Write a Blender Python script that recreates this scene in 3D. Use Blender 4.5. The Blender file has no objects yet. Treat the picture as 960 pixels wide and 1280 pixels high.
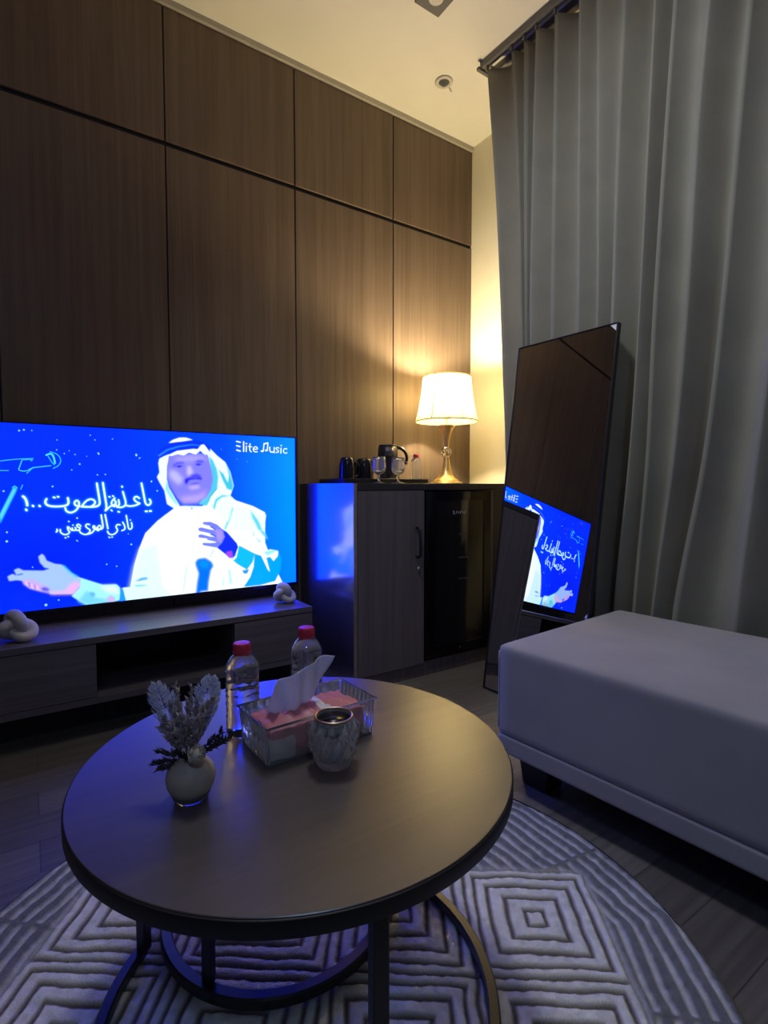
import bpy, bmesh, math, random
import numpy as np
from mathutils import Vector, Matrix

random.seed(7)
R = math.radians
PI = math.pi
scene = bpy.context.scene
col = scene.collection

# ------------------------------------------------------------------ camera
CAM_H = 0.90
YAW = math.atan2(980.0, 660.0)
PITCH = math.atan2(33.0, 660.0)
cam_data = bpy.data.cameras.new('camera')
cam_data.sensor_fit = 'HORIZONTAL'
cam_data.sensor_width = 36.0
cam_data.lens = 36.0 * 660.0 / 960.0
cam_data.clip_start = 0.02
cam = bpy.data.objects.new('camera', cam_data)
cam.location = (0, 0, CAM_H)
cam.rotation_euler = (PI / 2 - PITCH, 0, YAW - PI / 2)
col.objects.link(cam)
scene.camera = cam

# ------------------------------------------------------------------ exposure, world, added fill lights
vs = scene.view_settings
vs.view_transform = 'Standard'
vs.look = 'None'
vs.gamma = 1.0
vs.use_curve_mapping = False
vs.exposure = 0.3
LAMP_W = 43.0          # bulb of the table lamp
TV_POWER = 1.0        # television picture
FILL_W = 13.5          # added fill light aimed at the curtain, no fitting modelled

world = bpy.data.worlds.new('world')
scene.world = world
world.use_nodes = True
world.node_tree.nodes['Background'].inputs[0].default_value = (0.02, 0.025, 0.04, 1)
world.node_tree.nodes['Background'].inputs[1].default_value = 0.2

ld = bpy.data.lights.new('curtain_fill', 'AREA')  # unseen helper lamp that lifts the curtain and lower room
ld.shape = 'DISK'
ld.size = 0.5
ld.energy = FILL_W
ld.color = (0.84, 0.91, 1.0)
ld.spread = R(130)
lo = bpy.data.objects.new('curtain_fill', ld)
lo.location = (0.7, 1.25, 2.92)
lo.rotation_euler = Vector((1.2, -0.5, -2.1)).to_track_quat('-Z', 'Y').to_euler()
col.objects.link(lo)

ld2 = bpy.data.lights.new('rear_fill', 'AREA')  # added bluish fill behind the camera for the fronts of things
ld2.shape = 'DISK'
ld2.size = 0.4
ld2.energy = 9.0
ld2.color = (0.46, 0.66, 1.0)
lo2 = bpy.data.objects.new('rear_fill', ld2)
lo2.location = (-0.5, -1.3, 2.9)
col.objects.link(lo2)


# ------------------------------------------------------------------ materials
def lin(c):
    return tuple(((v / 255.0) / 12.92 if v / 255.0 <= 0.04045 else ((v / 255.0 + 0.055) / 1.055) ** 2.4) for v in c)


def pm(name, color, rough=0.5, metal=0.0, spec=0.5, ior=1.5, trans=0.0, coat=0.0, noise=0.06, nscale=40.0,
       bump=0.0, bscale=200.0, sheen=0.0, stretch=(1, 1, 1)):
    m = bpy.data.materials.new(name)
    m.use_nodes = True
    nt = m.node_tree
    b = nt.nodes['Principled BSDF']
    b.inputs['Roughness'].default_value = rough
    b.inputs['Metallic'].default_value = metal
    b.inputs['Specular IOR Level'].default_value = spec
    b.inputs['IOR'].default_value = ior
    b.inputs['Transmission Weight'].default_value = trans
    b.inputs['Coat Weight'].default_value = coat
    b.inputs['Sheen Weight'].default_value = sheen
    b.inputs['Base Color'].default_value = (*color, 1)
    tc = nt.nodes.new('ShaderNodeTexCoord')
    mp = nt.nodes.new('ShaderNodeMapping')
    mp.inputs['Scale'].default_value = stretch
    nt.links.new(tc.outputs['Object'], mp.inputs[0])
    if noise > 0:
        n = nt.nodes.new('ShaderNodeTexNoise')
        n.inputs['Scale'].default_value = nscale
        n.inputs['Detail'].default_value = 4
        nt.links.new(mp.outputs[0], n.inputs['Vector'])
        r = nt.nodes.new('ShaderNodeValToRGB')
        r.color_ramp.elements[0].position = 0.3
        r.color_ramp.elements[1].position = 0.7
        r.color_ramp.elements[0].color = tuple(c * (1 - noise) for c in color) + (1,)
        r.color_ramp.elements[1].color = tuple(min(1, c * (1 + noise)) for c in color) + (1,)
        nt.links.new(n.outputs[0], r.inputs[0])
        nt.links.new(r.outputs[0], b.inputs['Base Color'])
    if bump > 0:
        n2 = nt.nodes.new('ShaderNodeTexNoise')
        n2.inputs['Scale'].default_value = bscale
        n2.inputs['Detail'].default_value = 3
        nt.links.new(mp.outputs[0], n2.inputs['Vector'])
        bp = nt.nodes.new('ShaderNodeBump')
        bp.inputs['Strength'].default_value = bump
        bp.inputs['Distance'].default_value = 0.002
        nt.links.new(n2.outputs[0], bp.inputs['Height'])
        nt.links.new(bp.outputs[0], b.inputs['Normal'])
    return m


def wood(name, dark, light, grain=(60, 60, 1.2), rough=0.45, spec=0.5, coat=0.0, coat_ior=1.5, coat_rough=0.1, fine=(260, 260, 4), ior=1.5):
    m = bpy.data.materials.new(name)
    m.use_nodes = True
    nt = m.node_tree
    b = nt.nodes['Principled BSDF']
    b.inputs['Roughness'].default_value = rough
    b.inputs['Specular IOR Level'].default_value = spec
    b.inputs['IOR'].default_value = ior
    b.inputs['Coat Weight'].default_value = coat
    b.inputs['Coat IOR'].default_value = coat_ior
    b.inputs['Coat Roughness'].default_value = coat_rough
    tc = nt.nodes.new('ShaderNodeTexCoord')
    outs = []
    for sc in (grain, fine):
        mp = nt.nodes.new('ShaderNodeMapping')
        mp.inputs['Scale'].default_value = sc
        nt.links.new(tc.outputs['Object'], mp.inputs[0])
        n = nt.nodes.new('ShaderNodeTexNoise')
        n.inputs['Scale'].default_value = 1.0
        n.inputs['Detail'].default_value = 6
        n.inputs['Distortion'].default_value = 0.4
        nt.links.new(mp.outputs[0], n.inputs['Vector'])
        outs.append(n.outputs[0])
    mx = nt.nodes.new('ShaderNodeMath')
    mx.operation = 'MULTIPLY_ADD'
    mx.inputs[1].default_value = 0.35
    nt.links.new(outs[1], mx.inputs[0])
    sc2 = nt.nodes.new('ShaderNodeMath')
    sc2.operation = 'MULTIPLY'
    sc2.inputs[1].default_value = 0.65
    nt.links.new(outs[0], sc2.inputs[0])
    nt.links.new(sc2.outputs[0], mx.inputs[2])
    r = nt.nodes.new('ShaderNodeValToRGB')
    r.color_ramp.elements[0].position = 0.36
    r.color_ramp.elements[1].position = 0.64
    r.color_ramp.elements[0].color = (*dark, 1)
    r.color_ramp.elements[1].color = (*light, 1)
    nt.links.new(mx.outputs[0], r.inputs[0])
    nt.links.new(r.outputs[0], b.inputs['Base Color'])
    return m


M = {}
M['wall_wood'] = wood('wall_laminate', (0.122, 0.086, 0.064), (0.176, 0.128, 0.095), grain=(38, 38, 0.9), rough=0.5, spec=0.3)
M['groove'] = pm('groove_black', (0.012, 0.011, 0.012), 0.6)
M['plaster'] = pm('cream_plaster', (0.80, 0.76, 0.62), 0.8, spec=0.2, noise=0.02, nscale=6, bump=0.05)
M['dim_wall'] = pm('room_plaster', (0.42, 0.39, 0.35), 0.8, spec=0.2, noise=0.03, nscale=6)
M['ceiling'] = pm('ceiling_paint', (0.84, 0.82, 0.74), 0.85, spec=0.2, noise=0.02, nscale=5)
M['trim'] = pm('trim_paint', (0.45, 0.42, 0.37), 0.6, noise=0.03)
M['cab_wood'] = wood('cabinet_laminate', (0.105, 0.085, 0.092), (0.160, 0.130, 0.138), grain=(45, 45, 1.2), rough=0.42)
M['cab_side'] = wood('cabinet_gloss_side', (0.045, 0.036, 0.040), (0.062, 0.050, 0.054), grain=(45, 45, 1.2), rough=0.4, coat=1.0, coat_ior=2.9, coat_rough=0.15)
M['cab_dark'] = pm('cabinet_dark', (0.030, 0.026, 0.030), 0.45)
M['stand_wood'] = wood('stand_laminate', (0.100, 0.080, 0.086), (0.150, 0.122, 0.128), grain=(1.2, 45, 45), rough=0.38, fine=(4, 260, 260))
M['niche'] = pm('niche_black', (0.012, 0.012, 0.016), 0.6)
M['table_wood'] = wood('table_walnut', (0.060, 0.046, 0.042), (0.092, 0.072, 0.064), grain=(1.6, 26, 26), rough=0.34, spec=0.5, fine=(5, 160, 160), ior=2.0)
M['table_edge'] = pm('table_edge_black', (0.010, 0.009, 0.011), 0.45)
M['iron'] = pm('black_iron', (0.014, 0.013, 0.014), 0.35, metal=0.0, spec=0.7)
M['black_plastic'] = pm('black_plastic', (0.012, 0.012, 0.014), 0.35)
M['black_gloss'] = pm('black_gloss', (0.006, 0.006, 0.008), 0.12, spec=0.6)
M['fridge_glass'] = pm('fridge_glass', (0.010, 0.010, 0.014), 0.10, spec=0.9, ior=1.6)
M['grey_mark'] = pm('grey_mark', (0.62, 0.63, 0.65), 0.4)
M['dull_mark'] = pm('dull_mark', (0.055, 0.058, 0.070), 0.4)
M['steel'] = pm('brushed_steel', (0.55, 0.54, 0.52), 0.3, metal=1.0)
M['gold'] = pm('brass_gold', (0.86, 0.62, 0.27), 0.38, metal=1.0)
M['gold_rim'] = pm('gold_rim', (0.72, 0.50, 0.30), 0.3, metal=1.0)
M['crystal'] = pm('clear_crystal', (0.98, 0.98, 0.98), 0.01, ior=1.5, trans=1.0, noise=0)
M['glass'] = pm('cut_glass', (0.97, 0.98, 0.98), 0.02, ior=1.48, trans=0.93, noise=0)
M['relief_glass'] = pm('relief_glass', (0.93, 0.94, 0.97), 0.04, ior=1.5, trans=0.84, noise=0)
M['water'] = pm('water_bottle_plastic', (0.95, 0.97, 1.0), 0.03, ior=1.36, trans=0.93, noise=0)
M['acrylic'] = pm('clear_acrylic', (0.95, 0.96, 0.98), 0.08, ior=1.42, trans=0.90, noise=0)
M['red_cap'] = pm('red_cap', (0.55, 0.035, 0.06), 0.4, noise=0.04)
M['pack_pink'] = pm('pink_packet', (0.62, 0.20, 0.24), 0.4, noise=0.06)
M['pack_white'] = pm('white_packet', (0.72, 0.66, 0.66), 0.4, noise=0.04)
M['wax'] = pm('dark_wax', (0.006, 0.006, 0.010), 0.25)
M['ceramic'] = pm('beige_ceramic', (0.42, 0.37, 0.32), 0.5, noise=0.06, nscale=60)
M['knot'] = pm('pale_stone', (0.52, 0.49, 0.46), 0.55, noise=0.05, nscale=30)
M['fern'] = pm('bleached_fern', (0.74, 0.76, 0.78), 0.7, noise=0.05)
M['dried'] = pm('dried_grey_mauve', (0.42, 0.35, 0.36), 0.75, noise=0.25, nscale=60)
M['dried_dark'] = pm('dried_dark_leaf', (0.045, 0.036, 0.038), 0.7, noise=0.2, nscale=60)
M['dried_cream'] = pm('dried_cream', (0.48, 0.42, 0.34), 0.7, noise=0.1, nscale=60)
M['rail'] = pm('rail_grey', (0.16, 0.155, 0.145), 0.5)
M['tray'] = pm('black_tray', (0.010, 0.010, 0.013), 0.4)
M['mug'] = pm('black_mug', (0.008, 0.008, 0.012), 0.15)
M['napkin'] = pm('white_napkin', (0.70, 0.68, 0.64), 0.8, noise=0.03)
M['kettle'] = pm('black_kettle', (0.010, 0.010, 0.013), 0.28)
M['kettle_grip'] = pm('brown_grip', (0.06, 0.022, 0.02), 0.35)
M['kettle_plate'] = pm('kettle_plate', (0.10, 0.095, 0.12), 0.3, metal=0.4)
M['white_metal'] = pm('white_enamel', (0.62, 0.60, 0.54), 0.4)
M['grey_metal'] = pm('grey_fixture', (0.12, 0.12, 0.115), 0.5)
M['mirror'] = pm('mirror_silver', (0.74, 0.75, 0.76), 0.0, metal=1.0, noise=0)
M['glint_pale'] = pm('corner_glint', (0.7, 0.7, 0.7), 0.3)


def fabric(name, color, rough=0.9, weave=900.0, amt=0.08, sheen=0.15, cloud=0.06, through=0.0):
    m = bpy.data.materials.new(name)
    m.use_nodes = True
    nt = m.node_tree
    b = nt.nodes['Principled BSDF']
    b.inputs['Roughness'].default_value = rough
    b.inputs['Specular IOR Level'].default_value = 0.15
    b.inputs['Sheen Weight'].default_value = sheen
    tc = nt.nodes.new('ShaderNodeTexCoord')
    n = nt.nodes.new('ShaderNodeTexNoise')
    n.inputs['Scale'].default_value = weave
    n.inputs['Detail'].default_value = 2
    nt.links.new(tc.outputs['Object'], n.inputs['Vector'])
    n3 = nt.nodes.new('ShaderNodeTexNoise')
    n3.inputs['Scale'].default_value = 5.0
    nt.links.new(tc.outputs['Object'], n3.inputs['Vector'])
    ad = nt.nodes.new('ShaderNodeMath')
    ad.operation = 'ADD'
    nt.links.new(n.outputs[0], ad.inputs[0])
    nt.links.new(n3.outputs[0], ad.inputs[1])
    r = nt.nodes.new('ShaderNodeValToRGB')
    r.color_ramp.elements[0].position = 0.3
    r.color_ramp.elements[1].position = 0.7
    r.color_ramp.elements[0].color = tuple(c * (1 - amt - cloud) for c in color) + (1,)
    r.color_ramp.elements[1].color = tuple(c * (1 + amt + cloud) for c in color) + (1,)
    hf = nt.nodes.new('ShaderNodeMath')
    hf.operation = 'MULTIPLY'
    hf.inputs[1].default_value = 0.5
    nt.links.new(ad.outputs[0], hf.inputs[0])
    nt.links.new(hf.outputs[0], r.inputs[0])
    nt.links.new(r.outputs[0], b.inputs['Base Color'])
    bp = nt.nodes.new('ShaderNodeBump')
    bp.inputs['Strength'].default_value = 0.25
    bp.inputs['Distance'].default_value = 0.001
    nt.links.new(n.outputs[0], bp.inputs['Height'])
    nt.links.new(bp.outputs[0], b.inputs['Normal'])
    if through > 0:
        t = nt.nodes.new('ShaderNodeBsdfTranslucent')
        nt.links.new(r.outputs[0], t.inputs[0])
        mx = nt.nodes.new('ShaderNodeMixShader')
        mx.inputs[0].default_value = through
        nt.links.new(b.outputs[0], mx.inputs[1])
        nt.links.new(t.outputs[0], mx.inputs[2])
        nt.links.new(mx.outputs[0], nt.nodes['Material Output'].inputs[0])
    return m


M['fern'] = fabric('bleached_fern_leaf', (0.80, 0.82, 0.84), weave=300, through=0.5)
M['tissue'] = fabric('tissue_paper', (0.86, 0.86, 0.88), weave=200, amt=0.03, cloud=0.02, through=0.4)
M['curtain'] = fabric('curtain_linen', (0.385, 0.365, 0.30), weave=500, through=0.22)
M['lining'] = fabric('curtain_lining', (0.62, 0.60, 0.54), weave=500, through=0.3)
M['ottoman'] = fabric('ottoman_velvet', (0.30, 0.285, 0.30), weave=700, sheen=0.3)
M['ottoman_leg'] = pm('ottoman_leg', (0.015, 0.012, 0.012), 0.5)


def floor_material():
    m = bpy.data.materials.new('floor_planks')
    m.use_nodes = True
    nt = m.node_tree
    b = nt.nodes['Principled BSDF']
    b.inputs['Roughness'].default_value = 0.42
    tc = nt.nodes.new('ShaderNodeTexCoord')
    br = nt.nodes.new('ShaderNodeTexBrick')
    br.inputs['Color1'].default_value = (0.105, 0.088, 0.075, 1)
    br.inputs['Color2'].default_value = (0.165, 0.140, 0.118, 1)
    br.inputs['Mortar'].default_value = (0.06, 0.052, 0.047, 1)
    br.inputs['Scale'].default_value = 1.0
    br.inputs['Mortar Size'].default_value = 0.0015
    br.inputs['Brick Width'].default_value = 0.9
    br.inputs['Row Height'].default_value = 0.13
    br.offset = 0.37
    nt.links.new(tc.outputs['Object'], br.inputs['Vector'])
    mp = nt.nodes.new('ShaderNodeMapping')
    mp.inputs['Scale'].default_value = (2.0, 60, 1)
    nt.links.new(tc.outputs['Object'], mp.inputs[0])
    n = nt.nodes.new('ShaderNodeTexNoise')
    n.inputs['Scale'].default_value = 1.0
    n.inputs['Detail'].default_value = 6
    nt.links.new(mp.outputs[0], n.inputs['Vector'])
    r = nt.nodes.new('ShaderNodeValToRGB')
    r.color_ramp.elements[0].position = 0.3
    r.color_ramp.elements[1].position = 0.7
    r.color_ramp.elements[0].color = (0.72, 0.72, 0.72, 1)
    r.color_ramp.elements[1].color = (1.2, 1.2, 1.2, 1)
    nt.links.new(n.outputs[0], r.inputs[0])
    mx = nt.nodes.new('ShaderNodeMix')
    mx.data_type = 'RGBA'
    mx.blend_type = 'MULTIPLY'
    mx.inputs[0].default_value = 1.0
    nt.links.new(br.outputs['Color'], mx.inputs[6])
    nt.links.new(r.outputs[0], mx.inputs[7])
    nt.links.new(mx.outputs[2], b.inputs['Base Color'])
    return m


M['floor'] = floor_material()


def shade_material():
    m = bpy.data.materials.new('lampshade_cloth')
    m.use_nodes = True
    nt = m.node_tree
    for n in list(nt.nodes):
        nt.nodes.remove(n)
    out = nt.nodes.new('ShaderNodeOutputMaterial')
    mix = nt.nodes.new('ShaderNodeMixShader')
    d = nt.nodes.new('ShaderNodeBsdfDiffuse')
    t = nt.nodes.new('ShaderNodeBsdfTranslucent')
    tc = nt.nodes.new('ShaderNodeTexCoord')
    n = nt.nodes.new('ShaderNodeTexNoise')
    n.inputs['Scale'].default_value = 300
    nt.links.new(tc.outputs['Object'], n.inputs['Vector'])
    r = nt.nodes.new('ShaderNodeValToRGB')
    r.color_ramp.elements[0].color = (0.46, 0.41, 0.26, 1)
    r.color_ramp.elements[1].color = (0.56, 0.51, 0.34, 1)
    nt.links.new(n.outputs[0], r.inputs[0])
    nt.links.new(r.outputs[0], d.inputs[0])
    nt.links.new(r.outputs[0], t.inputs[0])
    mix.inputs[0].default_value = 0.5
    nt.links.new(d.outputs[0], mix.inputs[1])
    nt.links.new(t.outputs[0], mix.inputs[2])
    nt.links.new(mix.outputs[0], out.inputs[0])
    return m


M['shade'] = shade_material()
M['rib_line'] = pm('lampshade_dark_line', (0.42, 0.34, 0.14), 0.8)


def emit(name, color, strength):
    m = bpy.data.materials.new(name)
    m.use_nodes = True
    b = m.node_tree.nodes['Principled BSDF']
    b.inputs['Base Color'].default_value = (*color, 1)
    b.inputs['Emission Color'].default_value = (*color, 1)
    b.inputs['Emission Strength'].default_value = strength
    return m


M['bulb'] = emit('bulb_glass', (1.0, 0.78, 0.45), 6.0)


def attr_material(name, attr, rough, emission=0.0, bump=0.0):
    m = bpy.data.materials.new(name)
    m.use_nodes = True
    nt = m.node_tree
    b = nt.nodes['Principled BSDF']
    b.inputs['Roughness'].default_value = rough
    a = nt.nodes.new('ShaderNodeAttribute')
    a.attribute_name = attr
    if emission > 0:
        b.inputs['Base Color'].default_value = (0.004, 0.004, 0.006, 1)
        nt.links.new(a.outputs['Color'], b.inputs['Emission Color'])
        b.inputs['Emission Strength'].default_value = emission
    else:
        nt.links.new(a.outputs['Color'], b.inputs['Base Color'])
        b.inputs['Specular IOR Level'].default_value = 0.15
        b.inputs['Sheen Weight'].default_value = 0.2
        tc = nt.nodes.new('ShaderNodeTexCoord')
        n = nt.nodes.new('ShaderNodeTexNoise')
        n.inputs['Scale'].default_value = 220
        n.inputs['Detail'].default_value = 3
        nt.links.new(tc.outputs['Object'], n.inputs['Vector'])
        bp = nt.nodes.new('ShaderNodeBump')
        bp.inputs['Strength'].default_value = bump
        bp.inputs['Distance'].default_value = 0.006
        nt.links.new(n.outputs[0], bp.inputs['Height'])
        nt.links.new(bp.outputs[0], b.inputs['Normal'])
    return m


# ------------------------------------------------------------------ object helpers
def mesh_obj(name, bm, mat, parent=None, smooth=False, mats=None):
    bmesh.ops.recalc_face_normals(bm, faces=bm.faces)
    me = bpy.data.meshes.new(name)
    bm.to_mesh(me)
    bm.free()
    for mm in (mats or [mat]):
        me.materials.append(mm)
    if smooth:
        for p in me.polygons:
            p.use_smooth = True
    o = bpy.data.objects.new(name, me)
    col.objects.link(o)
    if parent:
        o.parent = parent
    return o


def auto_smooth(o, ang=40):
    me = o.data
    bm = bmesh.new()
    bm.from_mesh(me)
    for e in bm.edges:
        if len(e.link_faces) == 2 and e.calc_face_angle(0) > R(ang):
            e.smooth = False
    for f in bm.faces:
        f.smooth = True
    bm.to_mesh(me)
    bm.free()
    return o


def thing(name, label, cat, loc=(0, 0, 0), rz=0, group=None):
    o = bpy.data.objects.new(name, None)
    o.empty_display_size = 0.05
    col.objects.link(o)
    o.location = loc
    o.rotation_euler = (0, 0, rz)
    return tag(o, label, cat, group)


def tag(o, label, cat, group=None):
    o['label'] = label
    o['category'] = cat
    if group:
        o['group'] = group
    return o


def struct(o):
    o['kind'] = 'structure'
    return o


def box(bm, x0, x1, y0, y1, z0, z1, bev=0.0, seg=2, mi=0):
    r = bmesh.ops.create_cube(bm, size=1.0)
    vs_ = r['verts']
    for v in vs_:
        v.co = Vector(((x0 + x1) / 2 + v.co.x * (x1 - x0), (y0 + y1) / 2 + v.co.y * (y1 - y0), (z0 + z1) / 2 + v.co.z * (z1 - z0)))
    fs = set(f for v in vs_ for f in v.link_faces)
    for f in fs:
        f.material_index = mi
    if bev > 0:
        es = list(set(e for v in vs_ for e in v.link_edges))
        bmesh.ops.bevel(bm, geom=es, offset=bev, segments=seg, affect='EDGES', profile=0.5)
    return bm


def B(*a, bev=0.0, seg=2):
    return box(bmesh.new(), *a, bev=bev, seg=seg)


def lathe(bm, prof, n=40, cx=0, cy=0, cap0=True, cap1=True, mod=None, mi=0):
    rings = []
    for i, (r, z) in enumerate(prof):
        ring = []
        for k in range(n):
            a = 2 * PI * k / n
            rr = r if mod is None else r + mod(a, i, z, r)
            ring.append(bm.verts.new((cx + rr * math.cos(a), cy + rr * math.sin(a), z)))
        rings.append(ring)
    for i in range(len(rings) - 1):
        for k in range(n):
            f = bm.faces.new((rings[i][k], rings[i][(k + 1) % n], rings[i + 1][(k + 1) % n], rings[i + 1][k]))
            f.material_index = mi
    if cap0:
        bm.faces.new(list(reversed(rings[0]))).material_index = mi
    if cap1:
        bm.faces.new(rings[-1]).material_index = mi
    return bm


def tube(bm, pts, r, n=10, closed=False, rad=None, flat=None):
    """sweep a circle (or flattened circle) along pts"""
    pts = [Vector(p) for p in pts]
    N = len(pts)
    rings = []
    up = Vector((0, 0, 1))
    prev = None
    for i, p in enumerate(pts):
        if closed:
            t = pts[(i + 1) % N] - pts[i - 1]
        else:
            t = pts[min(i + 1, N - 1)] - pts[max(i - 1, 0)]
        t.normalize()
        if prev is None:
            a = up.cross(t)
            if a.length < 1e-3:
                a = Vector((1, 0, 0)).cross(t)
            a.normalize()
        else:
            a = prev - t * prev.dot(t)
            a.normalize()
        prev = a
        b = t.cross(a)
        rr = rad[i] if rad else r
        ring = []
        for k in range(n):
            an = 2 * PI * k / n
            ring.append(bm.verts.new(p + a * (math.cos(an) * rr) + b * (math.sin(an) * rr * (flat or 1))))
        rings.append(ring)
    M_ = N if closed else N - 1
    for i in range(M_):
        r0, r1 = rings[i], rings[(i + 1) % N]
        off = 0
        if closed and i == N - 1:
            best = min(range(n), key=lambda o_: (r0[0].co - r1[o_].co).length)
            off = best
        for k in range(n):
            bm.faces.new((r0[k], r0[(k + 1) % n], r1[(k + 1 + off) % n], r1[(k + off) % n]))
    if not closed:
        bm.faces.new(list(reversed(rings[0])))
        bm.faces.new(rings[-1])
    return bm


def ring_bar(bm, cx, cy, r, z0, z1, w, n=96, a0=0.0, a1=2 * PI, bev=0.003):
    """flat bar bent into a ring lying on the floor"""
    prof = [(r - w / 2 + bev, z0), (r + w / 2 - bev, z0), (r + w / 2, z0 + bev), (r + w / 2, z1 - bev),
            (r + w / 2 - bev, z1), (r - w / 2 + bev, z1), (r - w / 2, z1 - bev), (r - w / 2, z0 + bev)]
    rings = []
    full = abs(a1 - a0 - 2 * PI) < 1e-6
    for k in range(n if full else n + 1):
        a = a0 + (a1 - a0) * k / n
        rings.append([bm.verts.new((cx + p[0] * math.cos(a), cy + p[0] * math.sin(a), p[1])) for p in prof])
    m = len(prof)
    for k in range(n):
        q0, q1 = rings[k], rings[(k + 1) % len(rings)]
        for j in range(m):
            bm.faces.new((q0[j], q0[(j + 1) % m], q1[(j + 1) % m], q1[j]))
    if not full:
        bm.faces.new(rings[0])
        bm.faces.new(list(reversed(rings[-1])))
    return bm


def ellipsoid(bm, c, rx, ry, rz, rot=None, u=8, v=6):
    r = bmesh.ops.create_uvsphere(bm, u_segments=u, v_segments=v, radius=1.0)
    for vv in r['verts']:
        p = Vector((vv.co.x * rx, vv.co.y * ry, vv.co.z * rz))
        if rot is not None:
            p = rot @ p
        vv.co = p + Vector(c)
    return bm


# ================================================================== THE ROOM
WY = 2.459          # panelled wall
WX = 2.306          # cream wall at the right
CZ = 2.955          # ceiling
X0, Y0 = -2.4, -2.3

bm = B(X0, WX, Y0, WY, -0.06, 0.0)
struct(mesh_obj('floor', bm, M['floor']))
bm = B(X0, WX, Y0, WY + 0.1, CZ, CZ + 0.06)
struct(mesh_obj('ceiling', bm, M['ceiling']))
bm = B(WX, WX + 0.1, Y0, WY + 0.1, 0, CZ)
struct(mesh_obj('wall_right', bm, M['plaster']))
bm = B(X0 - 0.1, X0, Y0, WY + 0.1, 0, CZ)
struct(mesh_obj('wall_left', bm, M['dim_wall']))
bm = B(X0, WX, Y0 - 0.1, Y0, 0, CZ)
struct(mesh_obj('wall_near', bm, M['dim_wall']))

# wood panelled wall: dark backing, laminate boards with shadow gaps
bm = bmesh.new()
box(bm, X0, WX, WY + 0.012, WY + 0.1, 0, CZ, mi=1)
seams = [WX - 0.001]
x = 1.715
edges = [WX]
for s in (1.718, 1.128, 0.527, -0.075, -0.68, -1.28, -1.88, X0):
    edges.append(s)
for i in range(len(edges) - 1):
    a, b_ = edges[i + 1] + 0.003, edges[i] - 0.003
    if i == 0:
        b_ = WX
    box(bm, a, b_, WY, WY + 0.016, 0.0, 2.352, bev=0.0015, seg=1)
    box(bm, a, b_, WY, WY + 0.016, 2.374, CZ - 0.028, bev=0.0015, seg=1)
struct(mesh_obj('wall_back', bm, None, mats=[M['wall_wood'], M['groove']]))

bm = B(X0, WX, WY - 0.014, WY + 0.012, CZ - 0.026, CZ, bev=0.002)
struct(mesh_obj('trim_1', bm, M['trim']))

# ================================================================== CURTAIN
CX = 1.905


def plane_x(y):
    return CX + 0.035 * (1.6 - y)


ZL = [2.905, 2.2, 1.5, 1.0, 0.45, 0.01]
CRESTS = [
    (1.920, 1.850, 1.805, 1.775, 1.755, 1.745),
    (1.772, 1.722, 1.690, 1.670, 1.655, 1.650),
    (1.700, 1.688, 1.668, 1.640, 1.615, 1.605),
    (1.634, 1.645, 1.643, 1.600, 1.560, 1.550),
    (1.537, 1.535, 1.533, 1.520, 1.500, 1.490),
    (1.420, 1.412, 1.405, 1.420, 1.435, 1.440),
    (1.340, 1.325, 1.315, 1.340, 1.365, 1.375),
    (1.225, 1.243, 1.253, 1.272, 1.295, 1.305),
    (1.103, 1.122, 1.142, 1.167, 1.212, 1.230),
    (1.025, 1.060, 1.088, 1.100, 1.135, 1.150),
    (0.900, 0.950, 0.974, 1.005, 1.062, 1.085),
    (0.780, 0.822, 0.860, 0.902, 0.985, 1.010),
    (0.620, 0.665, 0.705, 0.745, 0.790, 0.805),
    (0.500, 0.535, 0.570, 0.600, 0.640, 0.655),
    (0.400, 0.430, 0.450, 0.470, 0.500, 0.510),
    (0.270, 0.300, 0.320, 0.330, 0.350, 0.355),
    (0.150, 0.170, 0.185, 0.195, 0.205, 0.210),
    (0.030, 0.045, 0.055, 0.060, 0.070, 0.070),
    (-0.10, -0.09, -0.08, -0.08, -0.07, -0.07),
    (-0.22, -0.21, -0.21, -0.20, -0.20, -0.20),
    (-0.35, -0.34, -0.34, -0.33, -0.33, -0.33),
    (-0.48, -0.47, -0.47, -0.46, -0.46, -0.46),
    (-0.60, -0.60, -0.60, -0.60, -0.60, -0.60),
]


def smooth_interp(zl, vals, z):
    zs = list(reversed(zl))
    vs_ = list(reversed(vals))
    n = len(zs)
    if z <= zs[0]:
        return vs_[0]
    if z >= zs[-1]:
        return vs_[-1]
    for i in range(n - 1):
        if zs[i] <= z <= zs[i + 1]:
            break
    m0 = (vs_[i + 1] - vs_[max(i - 1, 0)]) / (zs[i + 1] - zs[max(i - 1, 0)])
    j = min(i + 2, n - 1)
    m1 = (vs_[j] - vs_[i]) / (zs[j] - zs[i])
    h = zs[i + 1] - zs[i]
    t = (z - zs[i]) / h
    return ((2 * t ** 3 - 3 * t ** 2 + 1) * vs_[i] + (t ** 3 - 2 * t ** 2 + t) * h * m0 + (-2 * t ** 3 + 3 * t ** 2) * vs_[i + 1] + (t ** 3 - t ** 2) * h * m1)


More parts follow.
